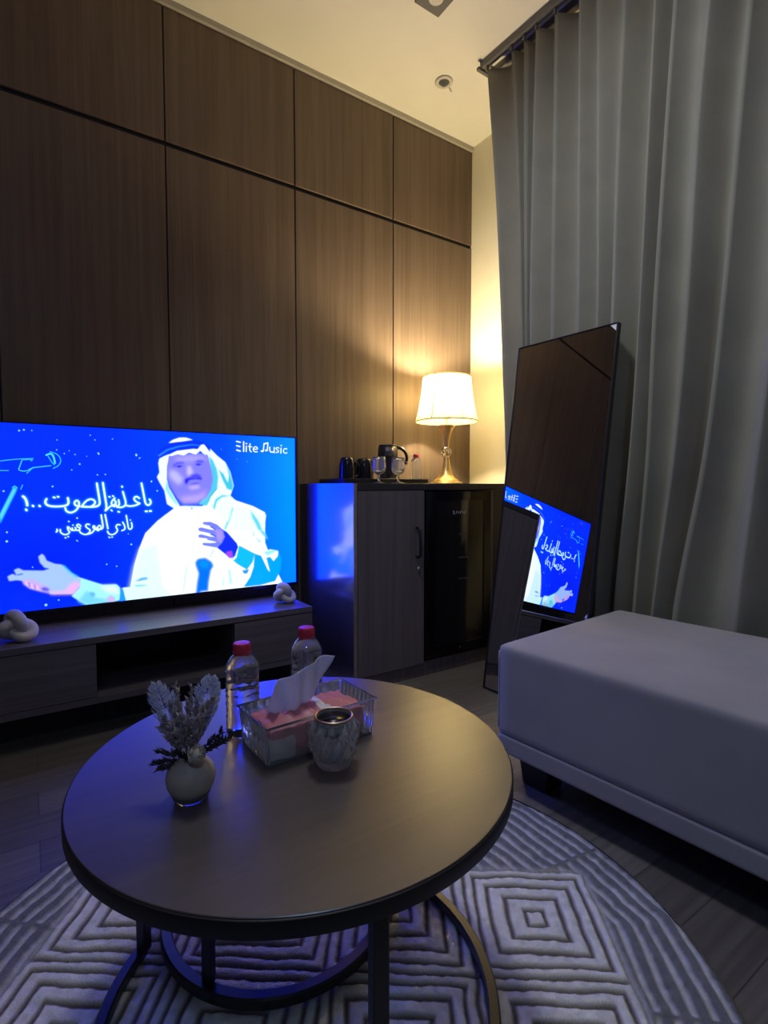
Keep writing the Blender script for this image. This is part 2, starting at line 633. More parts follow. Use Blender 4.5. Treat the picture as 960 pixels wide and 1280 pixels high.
def curtain_mesh(ci0, ci1, top, nz=64, nk=14):
    rnd = random.Random(3)
    amp = [0.070 + 0.045 * rnd.random() for _ in CRESTS]
    skew = [0.75 + 0.9 * rnd.random() for _ in CRESTS]
    rows = []
    bm = bmesh.new()
    for iz in range(nz):
        z = 0.012 + (top - 0.012) * iz / (nz - 1)
        row = []
        for c in range(ci0, ci1):
            ya = smooth_interp(ZL, CRESTS[c], z)
            yb = smooth_interp(ZL, CRESTS[c + 1], z)
            kk = nk if c < ci1 - 1 else nk + 1
            for k in range(kk):
                t = k / nk
                y = ya + (yb - ya) * t
                tt = t ** skew[c]
                depth = math.sin(PI * tt) ** 0.85 if 0 < tt < 1 else 0.0
                a = amp[c] * (0.85 + 0.3 * (1 - z / 3.0))
                a = min(a, 1.1 * abs(ya - yb) + 0.012)
                wob = 0.006 * math.sin(3.1 * z + 1.7 * c) * math.sin(PI * t)
                row.append(bm.verts.new((plane_x(y) + a * depth + wob, y, z)))
        rows.append(row)
    for i in range(nz - 1):
        for k in range(len(rows[i]) - 1):
            bm.faces.new((rows[i][k], rows[i][k + 1], rows[i + 1][k + 1], rows[i + 1][k]))
    return bm


ct = thing('curtain', 'full height grey linen curtain gathered in deep vertical folds beside the mirror', 'curtain', (plane_x(0.7), 0.7, 0))


def put(o, parent):
    """keep world coordinates when the parent thing stands at its own base"""
    o.parent = parent
    mw = Matrix.Translation(parent.location) @ parent.rotation_euler.to_matrix().to_4x4()
    o.matrix_parent_inverse = mw.inverted()
    return o


o = mesh_obj('curtain_cloth', curtain_mesh(0, len(CRESTS) - 1, 2.905), M['curtain'], smooth=True)
sm = o.modifiers.new('thick', 'SOLIDIFY')
sm.thickness = 0.003
sm.offset = 1.0
put(o, ct)
# pale lining edge hanging out at the wall side
bm = bmesh.new()
rows = []
for iz in range(60):
    z = 0.015 + 2.875 * iz / 59
    yb = smooth_interp(ZL, CRESTS[0], z)
    w = 0.012 + 0.006 * math.sin(9 * z) + 0.004 * math.sin(23 * z + 1)
    rows.append([bm.verts.new((plane_x(yb) + 0.012 + 0.004 * k, yb + w * (k / 4), z)) for k in range(5)])
for i in range(59):
    for k in range(4):
        bm.faces.new((rows[i][k], rows[i][k + 1], rows[i + 1][k + 1], rows[i + 1][k]))
o = mesh_obj('lining', bm, M['lining'], smooth=True)
sm = o.modifiers.new('thick', 'SOLIDIFY')
sm.thickness = 0.002
o['label'] = 'pale wavy lining edge'
put(o, ct)

rl = thing('curtain_rail', 'dark grey double curtain track fixed to the ceiling above the curtain', 'curtain rail', (plane_x(0.7), 0.7, CZ))


def rail_bm(off, z0, z1, w):
    b2 = bmesh.new()
    pts = [(plane_x(1.955) + off, 1.955), (plane_x(-0.62) + off, -0.62)]
    vs_ = []
    for (x_, y_) in pts:
        for dx in (-w / 2, w / 2):
            for z in (z0, z1):
                vs_.append(b2.verts.new((x_ + dx, y_, z)))
    idx = [(0, 1, 3, 2), (4, 6, 7, 5), (0, 4, 5, 1), (2, 3, 7, 6), (0, 2, 6, 4), (1, 5, 7, 3)]
    for q in idx:
        b2.faces.new([vs_[i] for i in q])
    bmesh.ops.bevel(b2, geom=list(b2.edges), offset=0.002, segments=1, affect='EDGES')
    return b2


put(mesh_obj('track', rail_bm(0.0, CZ - 0.034, CZ, 0.030), M['rail']), rl)
put(mesh_obj('track', rail_bm(0.075, CZ - 0.034, CZ, 0.030), M['rail']), rl)
put(mesh_obj('end_bracket', B(plane_x(1.95) - 0.03, plane_x(1.95) + 0.10, 1.945, 1.962, CZ - 0.046, CZ - 0.030, bev=0.002), M['rail']), rl)
bm = bmesh.new()
bm.free()
for c in CRESTS[:14]:
    y_ = c[0]
    put(mesh_obj('glider', B(plane_x(y_) - 0.004, plane_x(y_) + 0.008, y_ - 0.005, y_ + 0.005, 2.897, CZ - 0.030, bev=0.001, seg=1), M['rail']), rl)

# ================================================================== OTTOMAN
OT = R(4.7)
ot = thing('ottoman', 'long grey upholstered ottoman bench in front of the curtain', 'ottoman', (1.144, 1.095, 0), OT)
OW, OL = 0.71, 1.30


def cushion(x0, x1, y0, y1, z0, z1, r, nx=30, ny=44, nz=12, dome=0.012):
    """rounded upholstered block with a slightly domed top"""
    bm = bmesh.new()
    bmesh.ops.create_cube(bm, size=1.0)
    bmesh.ops.subdivide_edges(bm, edges=list(bm.edges), cuts=18, use_grid_fill=True)
    rnd = random.Random(5)
    for v in bm.verts:
        u, w, t = v.co.x * 2, v.co.y * 2, v.co.z * 2
        # squeeze sample points to the rim so the rounding is well resolved
        def sq(q):
            return math.copysign(1 - (1 - abs(q)) ** 1.7, q)
        hx, hy, hz = (x1 - x0) / 2, (y1 - y0) / 2, (z1 - z0) / 2
        p = Vector((sq(u) * hx, sq(w) * hy, sq(t) * hz))
        inner = Vector((max(-hx + r, min(hx - r, p.x)), max(-hy + r, min(hy - r, p.y)), max(-hz + r, min(hz - r, p.z))))
        d = p - inner
        if d.length > 1e-9:
            d = d.normalized() * min(d.length * 1.0, r) if d.length > r else d
        p = inner + d
        if p.z > 0:
            p.z += dome * (1 - (p.x / hx) ** 2) * (1 - (p.y / hy) ** 2) * (p.z / hz)
            p.z += 0.0025 * math.sin(7 * p.x + 3) * math.sin(5 * p.y)
        v.co = p + Vector(((x0 + x1) / 2, (y0 + y1) / 2, (z0 + z1) / 2))
    return bm


mesh_obj('cushion', cushion(0, OW, -OL, 0, 0.161, 0.432, 0.018), M['ottoman'], ot, smooth=True)
mesh_obj('base', cushion(0.001, OW - 0.001, -OL + 0.001, -0.001, 0.108, 0.164, 0.008, dome=0), M['ottoman'], ot, smooth=True)
tube_bm = bmesh.new()
tube(tube_bm, [(0.006 - 0.001, -0.005, 0.18 + 0.23 * k / 8) for k in range(9)], 0.0035, n=8)
mesh_obj('corner_seam', tube_bm, M['ottoman'], ot, smooth=True)
for sx in (0.06, OW - 0.16):
    for sy in (-0.14, -OL + 0.03):
        bm = bmesh.new()
        box(bm, sx, sx + 0.10, sy, sy + 0.11, 0.0, 0.112)
        for v in bm.verts:
            if v.co.z < 0.01:
                v.co.x += 0.012 * (1 if v.co.x < sx + 0.05 else -1)
                v.co.y += 0.012 * (1 if v.co.y < sy + 0.05 else -1)
        bmesh.ops.bevel(bm, geom=list(bm.edges), offset=0.004, segments=2, affect='EDGES')
        mesh_obj('leg', bm, M['ottoman_leg'], ot)

# ================================================================== LEANING MIRROR
bl, br = Vector((1.653, 1.670, 0.0)), Vector((1.6698, 1.1903, 0.0))
tl, tr = Vector((1.8672, 1.6775, 1.525)), Vector((1.8840, 1.1978, 1.525))
ex = (br - bl).normalized()
ez = ((tl + tr) / 2 - (bl + br) / 2)
MH = ez.length
ez = (ez - ex * ez.dot(ex)).normalized()
ey = ez.cross(ex)                 # out of the glass or behind it
if ey.x < 0:
    ey = -ey                      # ey points behind the mirror
MWD = (br - bl).length
mi_ = thing('standing_mirror', 'tall thin black framed mirror leaning on the curtain, reflecting the television', 'mirror', tuple((bl + br) / 2))


def mframe(u, v, d):
    return bl + ex * u + ez * v + ey * d


def mbox(u0, u1, v0, v1, d0, d1, bev=0.0):
    b2 = B(u0, u1, d0, d1, v0, v1, bev=bev)
    for v in b2.verts:
        v.co = mframe(v.co.x, v.co.z, v.co.y)
    return b2


ft = 0.007
zlift = 0.004
bm = bmesh.new()
for a in ((0, ft, 0, MH), (MWD - ft, MWD, 0, MH), (ft, MWD - ft, 0, ft), (ft, MWD - ft, MH - ft, MH)):
    b2 = mbox(a[0], a[1], a[2] + zlift, a[3], 0.0, 0.022, bev=0.0015)
    me_ = bpy.data.meshes.new('tmp')
    b2.to_mesh(me_)
    b2.free()
    bm.from_mesh(me_)
    bpy.data.meshes.remove(me_)
put(mesh_obj('frame', bm, M['black_plastic']), mi_)
put(mesh_obj('mirror_glass', mbox(ft - 0.001, MWD - ft + 0.001, ft + zlift - 0.001, MH - ft + 0.001, 0.004, 0.010), M['mirror']), mi_)
put(mesh_obj('back_board', mbox(ft - 0.001, MWD - ft + 0.001, ft + zlift, MH - ft + 0.001, 0.011, 0.018), M['black_plastic']), mi_)
bm = bmesh.new()
pp = [mframe(MWD - ft, MH - ft, 0.002), mframe(MWD - ft - 0.026, MH - ft, 0.002), mframe(MWD - ft, MH - ft - 0.026, 0.002)]
qq = [p + ey * 0.003 for p in pp]
va = [bm.verts.new(p) for p in pp]
vb = [bm.verts.new(p) for p in qq]
bm.faces.new(va)
bm.faces.new(list(reversed(vb)))
for i in range(3):
    bm.faces.new((va[i], vb[i], vb[(i + 1) % 3], va[(i + 1) % 3]))
o = mesh_obj('corner_glint', bm, M['glint_pale'])  # bright glint in the mirror corner, built as a pale triangle
o['label'] = 'small pale triangle standing in for a corner glint'
put(o, mi_)

# ================================================================== CABINET
KX0, KX1, KY = 1.14, WX - 0.004, 1.925
KT = 0.910
KB = WY - 0.004
cb = thing('minibar_cabinet', 'dark wood cabinet along the panelled wall holding the fridge, lamp on top', 'cabinet', (KX0, KY, 0))
put(mesh_obj('side_panel', B(KX0, KX0 + 0.018, KY, KB, 0.0, KT, bev=0.001), M['cab_side']), cb)
o = put(mesh_obj('edge_strip', B(KX0 + 0.0005, KX0 + 0.0175, KY - 0.0012, KY + 0.0005, 0.002, KT - 0.002), M['steel']), cb)
put(mesh_obj('worktop', B(KX0 + 0.018, KX1, KY - 0.002, KB, KT - 0.030, KT, bev=0.001), M['cab_dark']), cb)
put(mesh_obj('divider_panel', B(1.510, 1.526, KY + 0.02, KB, 0.0, KT - 0.030), M['cab_dark']), cb)
put(mesh_obj('divider_panel', B(1.955, 1.972, KY + 0.002, KB, 0.0, KT - 0.030), M['cab_wood']), cb)
put(mesh_obj('bottom_panel', B(KX0 + 0.018, 1.510, KY + 0.02, KB, 0.055, 0.075), M['cab_dark']), cb)
put(mesh_obj('back_panel', B(KX0 + 0.018, KX1, KB - 0.012, KB, 0.0, KT - 0.030), M['cab_dark']), cb)
put(mesh_obj('filler_panel', B(1.974, KX1, KY, KY + 0.02, 0.0, KT - 0.031, bev=0.001), M['cab_dark']), cb)
put(mesh_obj('plinth', B(KX0 + 0.018, 1.955, KY + 0.012, KY + 0.03, 0.0, 0.068), M['cab_wood']), cb)
dr = put(mesh_obj('door', B(KX0 + 0.022, 1.522, KY - 0.001, KY + 0.019, 0.064, KT - 0.033, bev=0.0015), M['cab_wood']), cb)
hb = bmesh.new()
hx = 1.478
tube(hb, [(hx, KY, 0.706), (hx, KY - 0.022, 0.706), (hx, KY - 0.030, 0.698), (hx, KY - 0.030, 0.58), (hx, KY - 0.022, 0.572), (hx, KY, 0.572)], 0.0065, n=10)
h = mesh_obj('handle', hb, M['black_plastic'], smooth=True)
h.parent = dr
bm = bmesh.new()
lathe(bm, [(0.010, 0), (0.010, 0.006), (0.008, 0.008)], n=20)
box(bm, -0.0015, 0.0015, -0.005, 0.005, 0.008, 0.022)
box(bm, -0.003, 0.003, -0.028, -0.003, 0.018, 0.024, bev=0.001)
for v in bm.verts:
    v.co = Vector((1.489 + v.co.x, KY - 0.001 - v.co.z, 0.515 + v.co.y))
lk = mesh_obj('lock', bm, M['steel'])
lk.parent = dr

fr = thing('mini_fridge', 'black glass door mini fridge built in under the lamp', 'fridge', (1.74, KY + 0.2, 0.075))
put(mesh_obj('body', B(1.531, 1.950, KY + 0.035, KB - 0.02, 0.078, KT - 0.036, bev=0.004), M['black_plastic']), fr)
fd = bmesh.new()
for a in ((1.531, 1.590, 0.082, KT - 0.038), (1.903, 1.950, 0.082, KT - 0.038), (1.590, 1.903, KT - 0.082, KT - 0.038), (1.590, 1.903, 0.082, 0.128)):
    box(fd, a[0], a[1], KY - 0.004, KY + 0.034, a[2], a[3], bev=0.001)
fd = put(mesh_obj('door', fd, M['black_gloss']), fr)
g_ = mesh_obj('glass_panel', B(1.589, 1.904, KY + 0.0005, KY + 0.018, 0.127, KT - 0.081), M['fridge_glass'])
g_.parent = fd
bm = bmesh.new()
zz = 0.770
for k, (w, hgt) in enumerate(((0.014, 0.018), (0.010, 0.012), (0.010, 0.012), (0.010, 0.012), (0.010, 0.012), (0.010, 0.012))):
    xx = 1.700 + 0.0135 * k + (0.004 if k else 0)
    box(bm, xx, xx + w * 0.35, KY - 0.0002, KY + 0.001, zz - hgt / 2, zz + hgt / 2)
    box(bm, xx, xx + w * 0.8, KY - 0.0002, KY + 0.001, zz + (hgt / 2 - 0.004 if k % 2 else -hgt / 2), zz + (hgt / 2 if k % 2 else -hgt / 2 + 0.004))
lg = mesh_obj('lettering', bm, M['grey_mark'])
lg['label'] = 'small pale lettering'
lg.parent = fd
for z in (0.66, 0.545, 0.44):  # three faint grey dashes across the glass
    s_ = mesh_obj('faint_dash', B(1.735, 1.80, KY - 0.0002, KY + 0.001, z, z + 0.007), M['dull_mark'])
    s_.parent = fd
s_ = mesh_obj('lock', lathe(bmesh.new(), [(0.006, 0), (0.006, 0.003)], n=16), M['dull_mark'])
for v in s_.data.vertices:
    v.co = Vector((1.745 + v.co.x, KY - 0.004 - v.co.z, 0.105 + v.co.y))
s_.parent = fd
for c in fd.children:
    pass

# ================================================================== TABLE LAMP
LX, LY = 1.89, 2.20
lp = thing('table_lamp', 'lit brass table lamp with cream tapered shade on the cabinet', 'lamp', (LX, LY, KT))
bm = bmesh.new()
lathe(bm, [(0.088, 0), (0.090, 0.004), (0.086, 0.010), (0.070, 0.013), (0.066, 0.020), (0.058, 0.026), (0.046, 0.034), (0.036, 0.050), (0.028, 0.075), (0.021, 0.105), (0.016, 0.135), (0.014, 0.148)], n=48)
auto_smooth(mesh_obj('base', bm, M['gold'], lp))
bm = bmesh.new()
lathe(bm, [(0.010, 0.147), (0.022, 0.153), (0.029, 0.172), (0.022, 0.192), (0.010, 0.198)], n=10)
mesh_obj('crystal_ball', bm, M['crystal'], lp)
bm = bmesh.new()
lathe(bm, [(0.013, 0.197), (0.014, 0.210), (0.018, 0.240), (0.025, 0.272), (0.036, 0.298), (0.046, 0.310), (0.046, 0.315), (0.030, 0.318), (0.008, 0.319)], n=48)
auto_smooth(mesh_obj('stem', bm, M['gold'], lp))
bm = bmesh.new()
lathe(bm, [(0.007, 0.318), (0.007, 0.350), (0.018, 0.352), (0.018, 0.395), (0.012, 0.398)], n=24)
auto_smooth(mesh_obj('socket', bm, M['white_metal'], lp))
bm = bmesh.new()
lathe(bm, [(0.012, 0.398), (0.016, 0.410), (0.028, 0.435), (0.030, 0.455), (0.024, 0.475), (0.010, 0.486)], n=24)
mesh_obj('bulb', bm, M['bulb'], lp, smooth=True)
# pleated shade
SZ0, SZ1, SR0, SR1 = 0.336, 0.572, 0.166, 0.127
bm = bmesh.new()
n = 180
rows = []
for i in range(9):
    t = i / 8
    rr = SR0 + (SR1 - SR0) * t - 0.006 * math.sin(PI * t)
    rows.append([bm.verts.new(((rr + 0.0012 * math.cos(60 * 2 * PI * k / n)) * math.cos(2 * PI * k / n), (rr + 0.0012 * math.cos(60 * 2 * PI * k / n)) * math.sin(2 * PI * k / n), SZ0 + (SZ1 - SZ0) * t)) for k in range(n)])
for i in range(8):
    for k in range(n):
        bm.faces.new((rows[i][k], rows[i][(k + 1) % n], rows[i + 1][(k + 1) % n], rows[i + 1][k]))
sh = mesh_obj('lamp_shade', bm, M['shade'], lp, smooth=True)
for nm, rr, z in (('hem', SR0, SZ0), ('hem', SR1, SZ1)):
    bm = bmesh.new()
    tube(bm, [((rr + 0.001) * math.cos(2 * PI * k / 72), (rr + 0.001) * math.sin(2 * PI * k / 72), z) for k in range(72)], 0.0035, n=8, closed=True)
    hm = mesh_obj(nm, bm, M['shade'], smooth=True)
    hm.parent = sh
# sewn seams running down the shade, plus one thicker darker line
for a in (-158, -100, -62, -20, 40, 100, 160):
    bm = bmesh.new()
    pts = []
    for i in range(9):
        t = i / 8
        rr = SR0 + (SR1 - SR0) * t - 0.006 * math.sin(PI * t) + 0.001
        pts.append((rr * math.cos(R(a)), rr * math.sin(R(a)), SZ0 + (SZ1 - SZ0) * t))
    tube(bm, pts, 0.0030 if a == -158 else 0.0012, n=6)
    s_ = mesh_obj('rib_line', bm, M['rib_line'] if a == -158 else M['shade'], smooth=True)
    s_.parent = sh
# wire ring holding the shade
bm = bmesh.new()
for a in (0, 120, 240):
    tube(bm, [(0.017 * math.cos(R(a)), 0.017 * math.sin(R(a)), 0.356), (0.10 * math.cos(R(a)), 0.10 * math.sin(R(a)), 0.345), ((SR0 - 0.002) * math.cos(R(a)), (SR0 - 0.002) * math.sin(R(a)), SZ0 + 0.003)], 0.0015, n=6)
mesh_obj('shade_holder', bm, M['white_metal'], lp)
pl = bpy.data.lights.new('bulb_light', 'POINT')
pl.energy = LAMP_W
pl.color = (1.0, 0.80, 0.46)
pl.shadow_soft_size = 0.032
po = bpy.data.objects.new('bulb_light', pl)
po.location = (0, 0, 0.505)
po.parent = lp
col.objects.link(po)

# ================================================================== THINGS ON THE CABINET
ty = thing('serving_tray', 'black rectangular serving tray on the cabinet under kettle and mugs', 'tray', (1.500, 2.315, KT))
bm = bmesh.new()
tw, td = 0.256, 0.128
box(bm, -tw, tw, -td, td, 0.0, 0.008, bev=0.002)
mesh_obj('tray_base', bm, M['tray'], ty)
bm = bmesh.new()
for a in ((-tw, tw, -td, -td + 0.008), (-tw, tw, td - 0.008, td), (-tw, -tw + 0.008, -td + 0.008, td - 0.008), (tw - 0.008, tw, -td + 0.008, td - 0.008)):
    box(bm, a[0], a[1], a[2], a[3], 0.0075, 0.024, bev=0.002)
mesh_obj('rim', bm, M['tray'], ty)


def napkin(name, label, loc, rz, s, group=None):
    o_ = bmesh.new()
    n_ = 12
    g = [[o_.verts.new((s * (i / n_ - 0.5), s * 0.8 * (j / n_ - 0.5), 0.006 + 0.005 * math.sin(5 * i / n_ + 2 * j / n_) * math.sin(PI * i / n_) + 0.004 * random.random() * 0.5)) for j in range(n_ + 1)] for i in range(n_ + 1)]
    for i in range(n_):
        for j in range(n_):
            o_.faces.new((g[i][j], g[i + 1][j], g[i + 1][j + 1], g[i][j + 1]))
    q = mesh_obj(name, o_, M['napkin'], smooth=True)
    sm_ = q.modifiers.new('thick', 'SOLIDIFY')
    sm_.thickness = 0.005
    sm_.offset = -1
    q.location = loc
    q.rotation_euler = (0, 0, rz)
    return tag(q, label, 'napkin', group)


napkin('napkin', 'white folded napkin under the squat upturned mug on the tray', (1.421, 2.290, KT + 0.0085), 0.2, 0.135)
napkin('napkin', 'white folded napkin lying at the foot of the black kettle', (1.620, 2.245, KT + 0.0085), -0.3, 0.08)


def mug(label, loc, r0, r1, hgt, ang, z0):
    t = thing('mug', label, 'mug', (loc[0], loc[1], KT + z0), 0)
    b2 = bmesh.new()
    lathe(b2, [(r0 - 0.004, 0.001), (r0, 0.0), (r0 + 0.0015, hgt * 0.3), (r0, hgt * 0.62), (r1 + 0.003, hgt * 0.9), (r1, hgt * 0.97), (r1 - 0.006, hgt), (r1 - 0.012, hgt - 0.002)], n=40)
    auto_smooth(mesh_obj('cup', b2, M['mug'], t), 50)
    b2 = bmesh.new()
    d = Vector((math.cos(ang), math.sin(ang), 0))
    pts = [d * (r0 - 0.001) + Vector((0, 0, hgt * 0.22))]
    for k in range(9):
        a = -PI / 2 + PI * k / 8
        pts.append(d * (r0 + 0.004 + 0.018 * math.cos(a)) + Vector((0, 0, hgt * 0.5 + hgt * 0.27 * math.sin(a))))
    pts.append(d * (r0 - 0.003) + Vector((0, 0, hgt * 0.8)))
    tube(b2, pts, 0.0048, n=10)
    mesh_obj('handle', b2, M['mug'], t, smooth=True)
    return t


mug('tall black mug turned upside down at the left end of the tray', (1.318, 2.285), 0.040, 0.030, 0.122, R(-20), 0.0085)
mug('squat black mug upside down on a white napkin, left of the kettle', (1.421, 2.290), 0.046, 0.035, 0.107, R(110), 0.020)

kt = thing('electric_kettle', 'black electric kettle with curved handle standing on the tray', 'kettle', (1.600, 2.340, KT + 0.0085))
bm = bmesh.new()
lathe(bm, [(0.062, 0), (0.064, 0.004), (0.064, 0.014), (0.056, 0.020)], n=40)
auto_smooth(mesh_obj('power_base', bm, M['kettle'], kt))
bm = bmesh.new()
lathe(bm, [(0.056, 0.020), (0.058, 0.028), (0.056, 0.080), (0.054, 0.130), (0.052, 0.182), (0.048, 0.187)], n=40)
auto_smooth(mesh_obj('body', bm, M['kettle'], kt))
bm = bmesh.new()
lathe(bm, [(0.049, 0.187), (0.050, 0.192), (0.047, 0.198), (0.030, 0.201), (0.006, 0.202)], n=40)
auto_smooth(mesh_obj('lid', bm, M['kettle'], kt))
kd = Vector((0.829, -0.5586, 0))
bm = bmesh.new()
pts, rad = [], []
for k in range(15):
    t = k / 14
    a = PI / 2 - t * PI * 0.62
    pts.append(kd * (0.048 + 0.054 * math.cos(a)) + Vector((0, 0, 0.128 + 0.058 * math.sin(a))))
    rad.append(0.013 - 0.002 * t)
tube(bm, pts, 0.012, n=12, rad=rad, flat=0.75)
mesh_obj('handle', bm, M['kettle'], kt, smooth=True)
bm = bmesh.new()
tube(bm, [pts[-1] - (pts[-1] - pts[-2]).normalized() * 0.004, pts[-1] + (pts[-1] - pts[-2]).normalized() * 0.012], 0.0125, n=12, flat=0.75)
o = mesh_obj('handle_tip', bm, M['kettle_grip'], kt, smooth=True)
o['label'] = 'reddish brown handle tip'
bm = bmesh.new()
fd_ = Vector((-0.5586, -0.829, 0)) * 1.0
pr = []
for i in range(9):
    a = math.atan2(-0.88, -0.42) + (i / 8 - 0.5) * 0.85
    for z in (0.140, 0.180):
        rr = 0.0540 if z < 0.15 else 0.0524
        pr.append(bm.verts.new((rr * math.cos(a), rr * math.sin(a), z)))
for i in range(8):
    bm.faces.new((pr[2 * i], pr[2 * i + 2], pr[2 * i + 3], pr[2 * i + 1]))
o = mesh_obj('name_plate', bm, M['kettle_plate'], kt, smooth=True)
sm = o.modifiers.new('thick', 'SOLIDIFY')
sm.thickness = 0.002


def goblet(label, loc):
    t = thing('goblet', label, 'glass', (loc[0], loc[1], KT), 0, 'cut glass goblets before the tray')
    b2 = bmesh.new()
    lathe(b2, [(0.030, 0), (0.031, 0.002), (0.026, 0.005), (0.010, 0.009), (0.006, 0.014)], n=32)
    mesh_obj('foot', b2, M['glass'], t, smooth=True)
    b2 = bmesh.new()
    lathe(b2, [(0.006, 0.0135), (0.005, 0.024), (0.008, 0.030), (0.005, 0.036), (0.007, 0.0425)], n=20)
    mesh_obj('stem', b2, M['glass'], t, smooth=True)
    b2 = bmesh.new()

    def cut(a, i, z, r):
        return 0.0021 * math.cos(12 * a + (z - 0.04) * 160) if 2 <= i <= 6 else 0
    lathe(b2, [(0.006, 0.042), (0.018, 0.046), (0.029, 0.058), (0.034, 0.075), (0.0335, 0.092), (0.031, 0.108), (0.030, 0.128), (0.0275, 0.128), (0.0285, 0.105), (0.030, 0.080), (0.025, 0.061), (0.012, 0.052)], n=72, mod=cut)
    mesh_obj('bowl', b2, M['glass'], t, smooth=True)
    return t


goblet('cut glass stemmed goblet in front of the tray, nearer the mugs', (1.405, 2.130))
goblet('cut glass stemmed goblet in front of the tray, beneath the kettle handle', (1.518, 2.130))


def water_bottle(name, label, loc, r, hgt, group=None, n=48):
    t = thing(name, label, 'bottle', loc, random.random() * 3, group)
    b2 = bmesh.new()
    s = hgt / 0.165
    prof = [(r * 0.80, 0.0), (r * 0.92, 0.002), (r, 0.008 * s), (r * 0.98, 0.016 * s)]
    z = 0.020 * s
    for k in range(7):
        prof += [(r * 0.995, z), (r * 0.955, z + 0.0045 * s), (r * 0.955, z + 0.0075 * s)]
        z += 0.012 * s
    prof += [(r, 0.106 * s), (r * 1.0, 0.118 * s), (r * 0.93, 0.127 * s), (r * 0.72, 0.138 * s), (r * 0.50, 0.145 * s), (r * 0.46, 0.148 * s), (r * 0.46, 0.1515 * s)]

    def dent(a, i, zz, rr):
        return 0.0011 * math.sin(9 * a + 3 * i) if 4 <= i <= 24 else 0
    lathe(b2, prof, n=n, mod=dent)
    mesh_obj('bottle_body', b2, M['water'], t, smooth=True)
    b2 = bmesh.new()
    lathe(b2, [(r * 0.53, 0.1455 * s), (r * 0.53, 0.149 * s), (r * 0.50, 0.150 * s)], n=32, cap0=True)
    auto_smooth(mesh_obj('neck_ring', b2, M['red_cap'], t))
    b2 = bmesh.new()

    def knurl(a, i, zz, rr):
        return 0.0004 * math.cos(36 * a) if i in (1, 2) else 0
    lathe(b2, [(r * 0.50, 0.1502 * s), (r * 0.53, 0.151 * s), (r * 0.52, 0.163 * s), (r * 0.47, 0.1655 * s), (r * 0.2, 0.166 * s)], n=72, mod=knurl)
    auto_smooth(mesh_obj('cap', b2, M['red_cap'], t))
    return t


water_bottle('water_bottle', 'small clear water bottle with red cap on the tray beside the kettle', (1.718, 2.245, KT + 0.0085), 0.029, 0.147)

# ================================================================== TELEVISION STAND
SX0, SX1, SY, SB = -0.17, 1.03, 2.10, WY - 0.004
ST, SBT = 0.366, 0.124
st_ = thing('tv_stand', 'low dark wood television stand with open middle shelf', 'tv stand', ((SX0 + SX1) / 2, 2.25, 0))
put(mesh_obj('top', B(SX0, SX1, SY - 0.003, SB, ST - 0.024, ST, bev=0.0015), M['stand_wood']), st_)
put(mesh_obj('bottom', B(SX0, SX1, SY, SB, SBT, SBT + 0.024, bev=0.0015), M['stand_wood']), st_)
for a in (SX0, SX1 - 0.02):
    put(mesh_obj('side_panel', B(a, a + 0.02, SY + 0.001, SB, SBT + 0.023, ST - 0.023), M['stand_wood']), st_)
put(mesh_obj('divider_panel', B(0.165, 0.185, SY + 0.02, SB, SBT + 0.023, ST - 0.023), M['stand_wood']), st_)
put(mesh_obj('divider_panel', B(0.68, 0.70, SY + 0.02, SB, SBT + 0.023, ST - 0.023), M['stand_wood']), st_)
put(mesh_obj('back_panel', B(SX0 + 0.02, SX1 - 0.02, SB - 0.01, SB, SBT + 0.023, ST - 0.023), M['niche']), st_)
put(mesh_obj('drawer', B(SX0 + 0.002, 0.184, SY - 0.001, SY + 0.018, SBT + 0.026, ST - 0.027, bev=0.001), M['stand_wood']), st_)
put(mesh_obj('drawer', B(0.681, SX1 - 0.002, SY - 0.001, SY + 0.018, SBT + 0.026, ST - 0.027, bev=0.001), M['stand_wood']), st_)
put(mesh_obj('plinth', B(SX0 + 0.05, SX1 - 0.05, SY + 0.14, SB, 0.0, SBT + 0.001), M['niche']), st_)

# ================================================================== TELEVISION
TX0, TX1, TZ0, TZ1, TY = -0.145, 1.086, 0.414, 1.134, 2.38
tv = thing('television', 'large flat television showing a singer in white headdress on blue', 'television', ((TX0 + TX1) / 2, TY + 0.04, TZ0))
bm = bmesh.new()
box(bm, TX0, TX1, TY + 0.004, TY + 0.030, TZ0, TZ1, bev=0.003)
box(bm, TX0 + 0.22, TX1 - 0.22, TY + 0.028, TY + 0.062, TZ0 + 0.03, TZ0 + 0.42, bev=0.008)
put(mesh_obj('housing', bm, M['black_plastic']), tv)
bm = bmesh.new()
bz = 0.005
for a in ((TX0, TX0 + bz, TZ0, TZ1), (TX1 - bz, TX1, TZ0, TZ1), (TX0 + bz, TX1 - bz, TZ1 - bz, TZ1), (TX0 + bz, TX1 - bz, TZ0, TZ0 + 0.014)):
    box(bm, a[0], a[1], TY - 0.004, TY + 0.005, a[2], a[3], bev=0.001, seg=1)
put(mesh_obj('bezel', bm, M['black_gloss']), tv)
put(mesh_obj('wall_bracket', B(0.30, 0.64, TY + 0.061, WY - 0.001, 0.56, 0.80, bev=0.004), M['black_plastic']), tv)

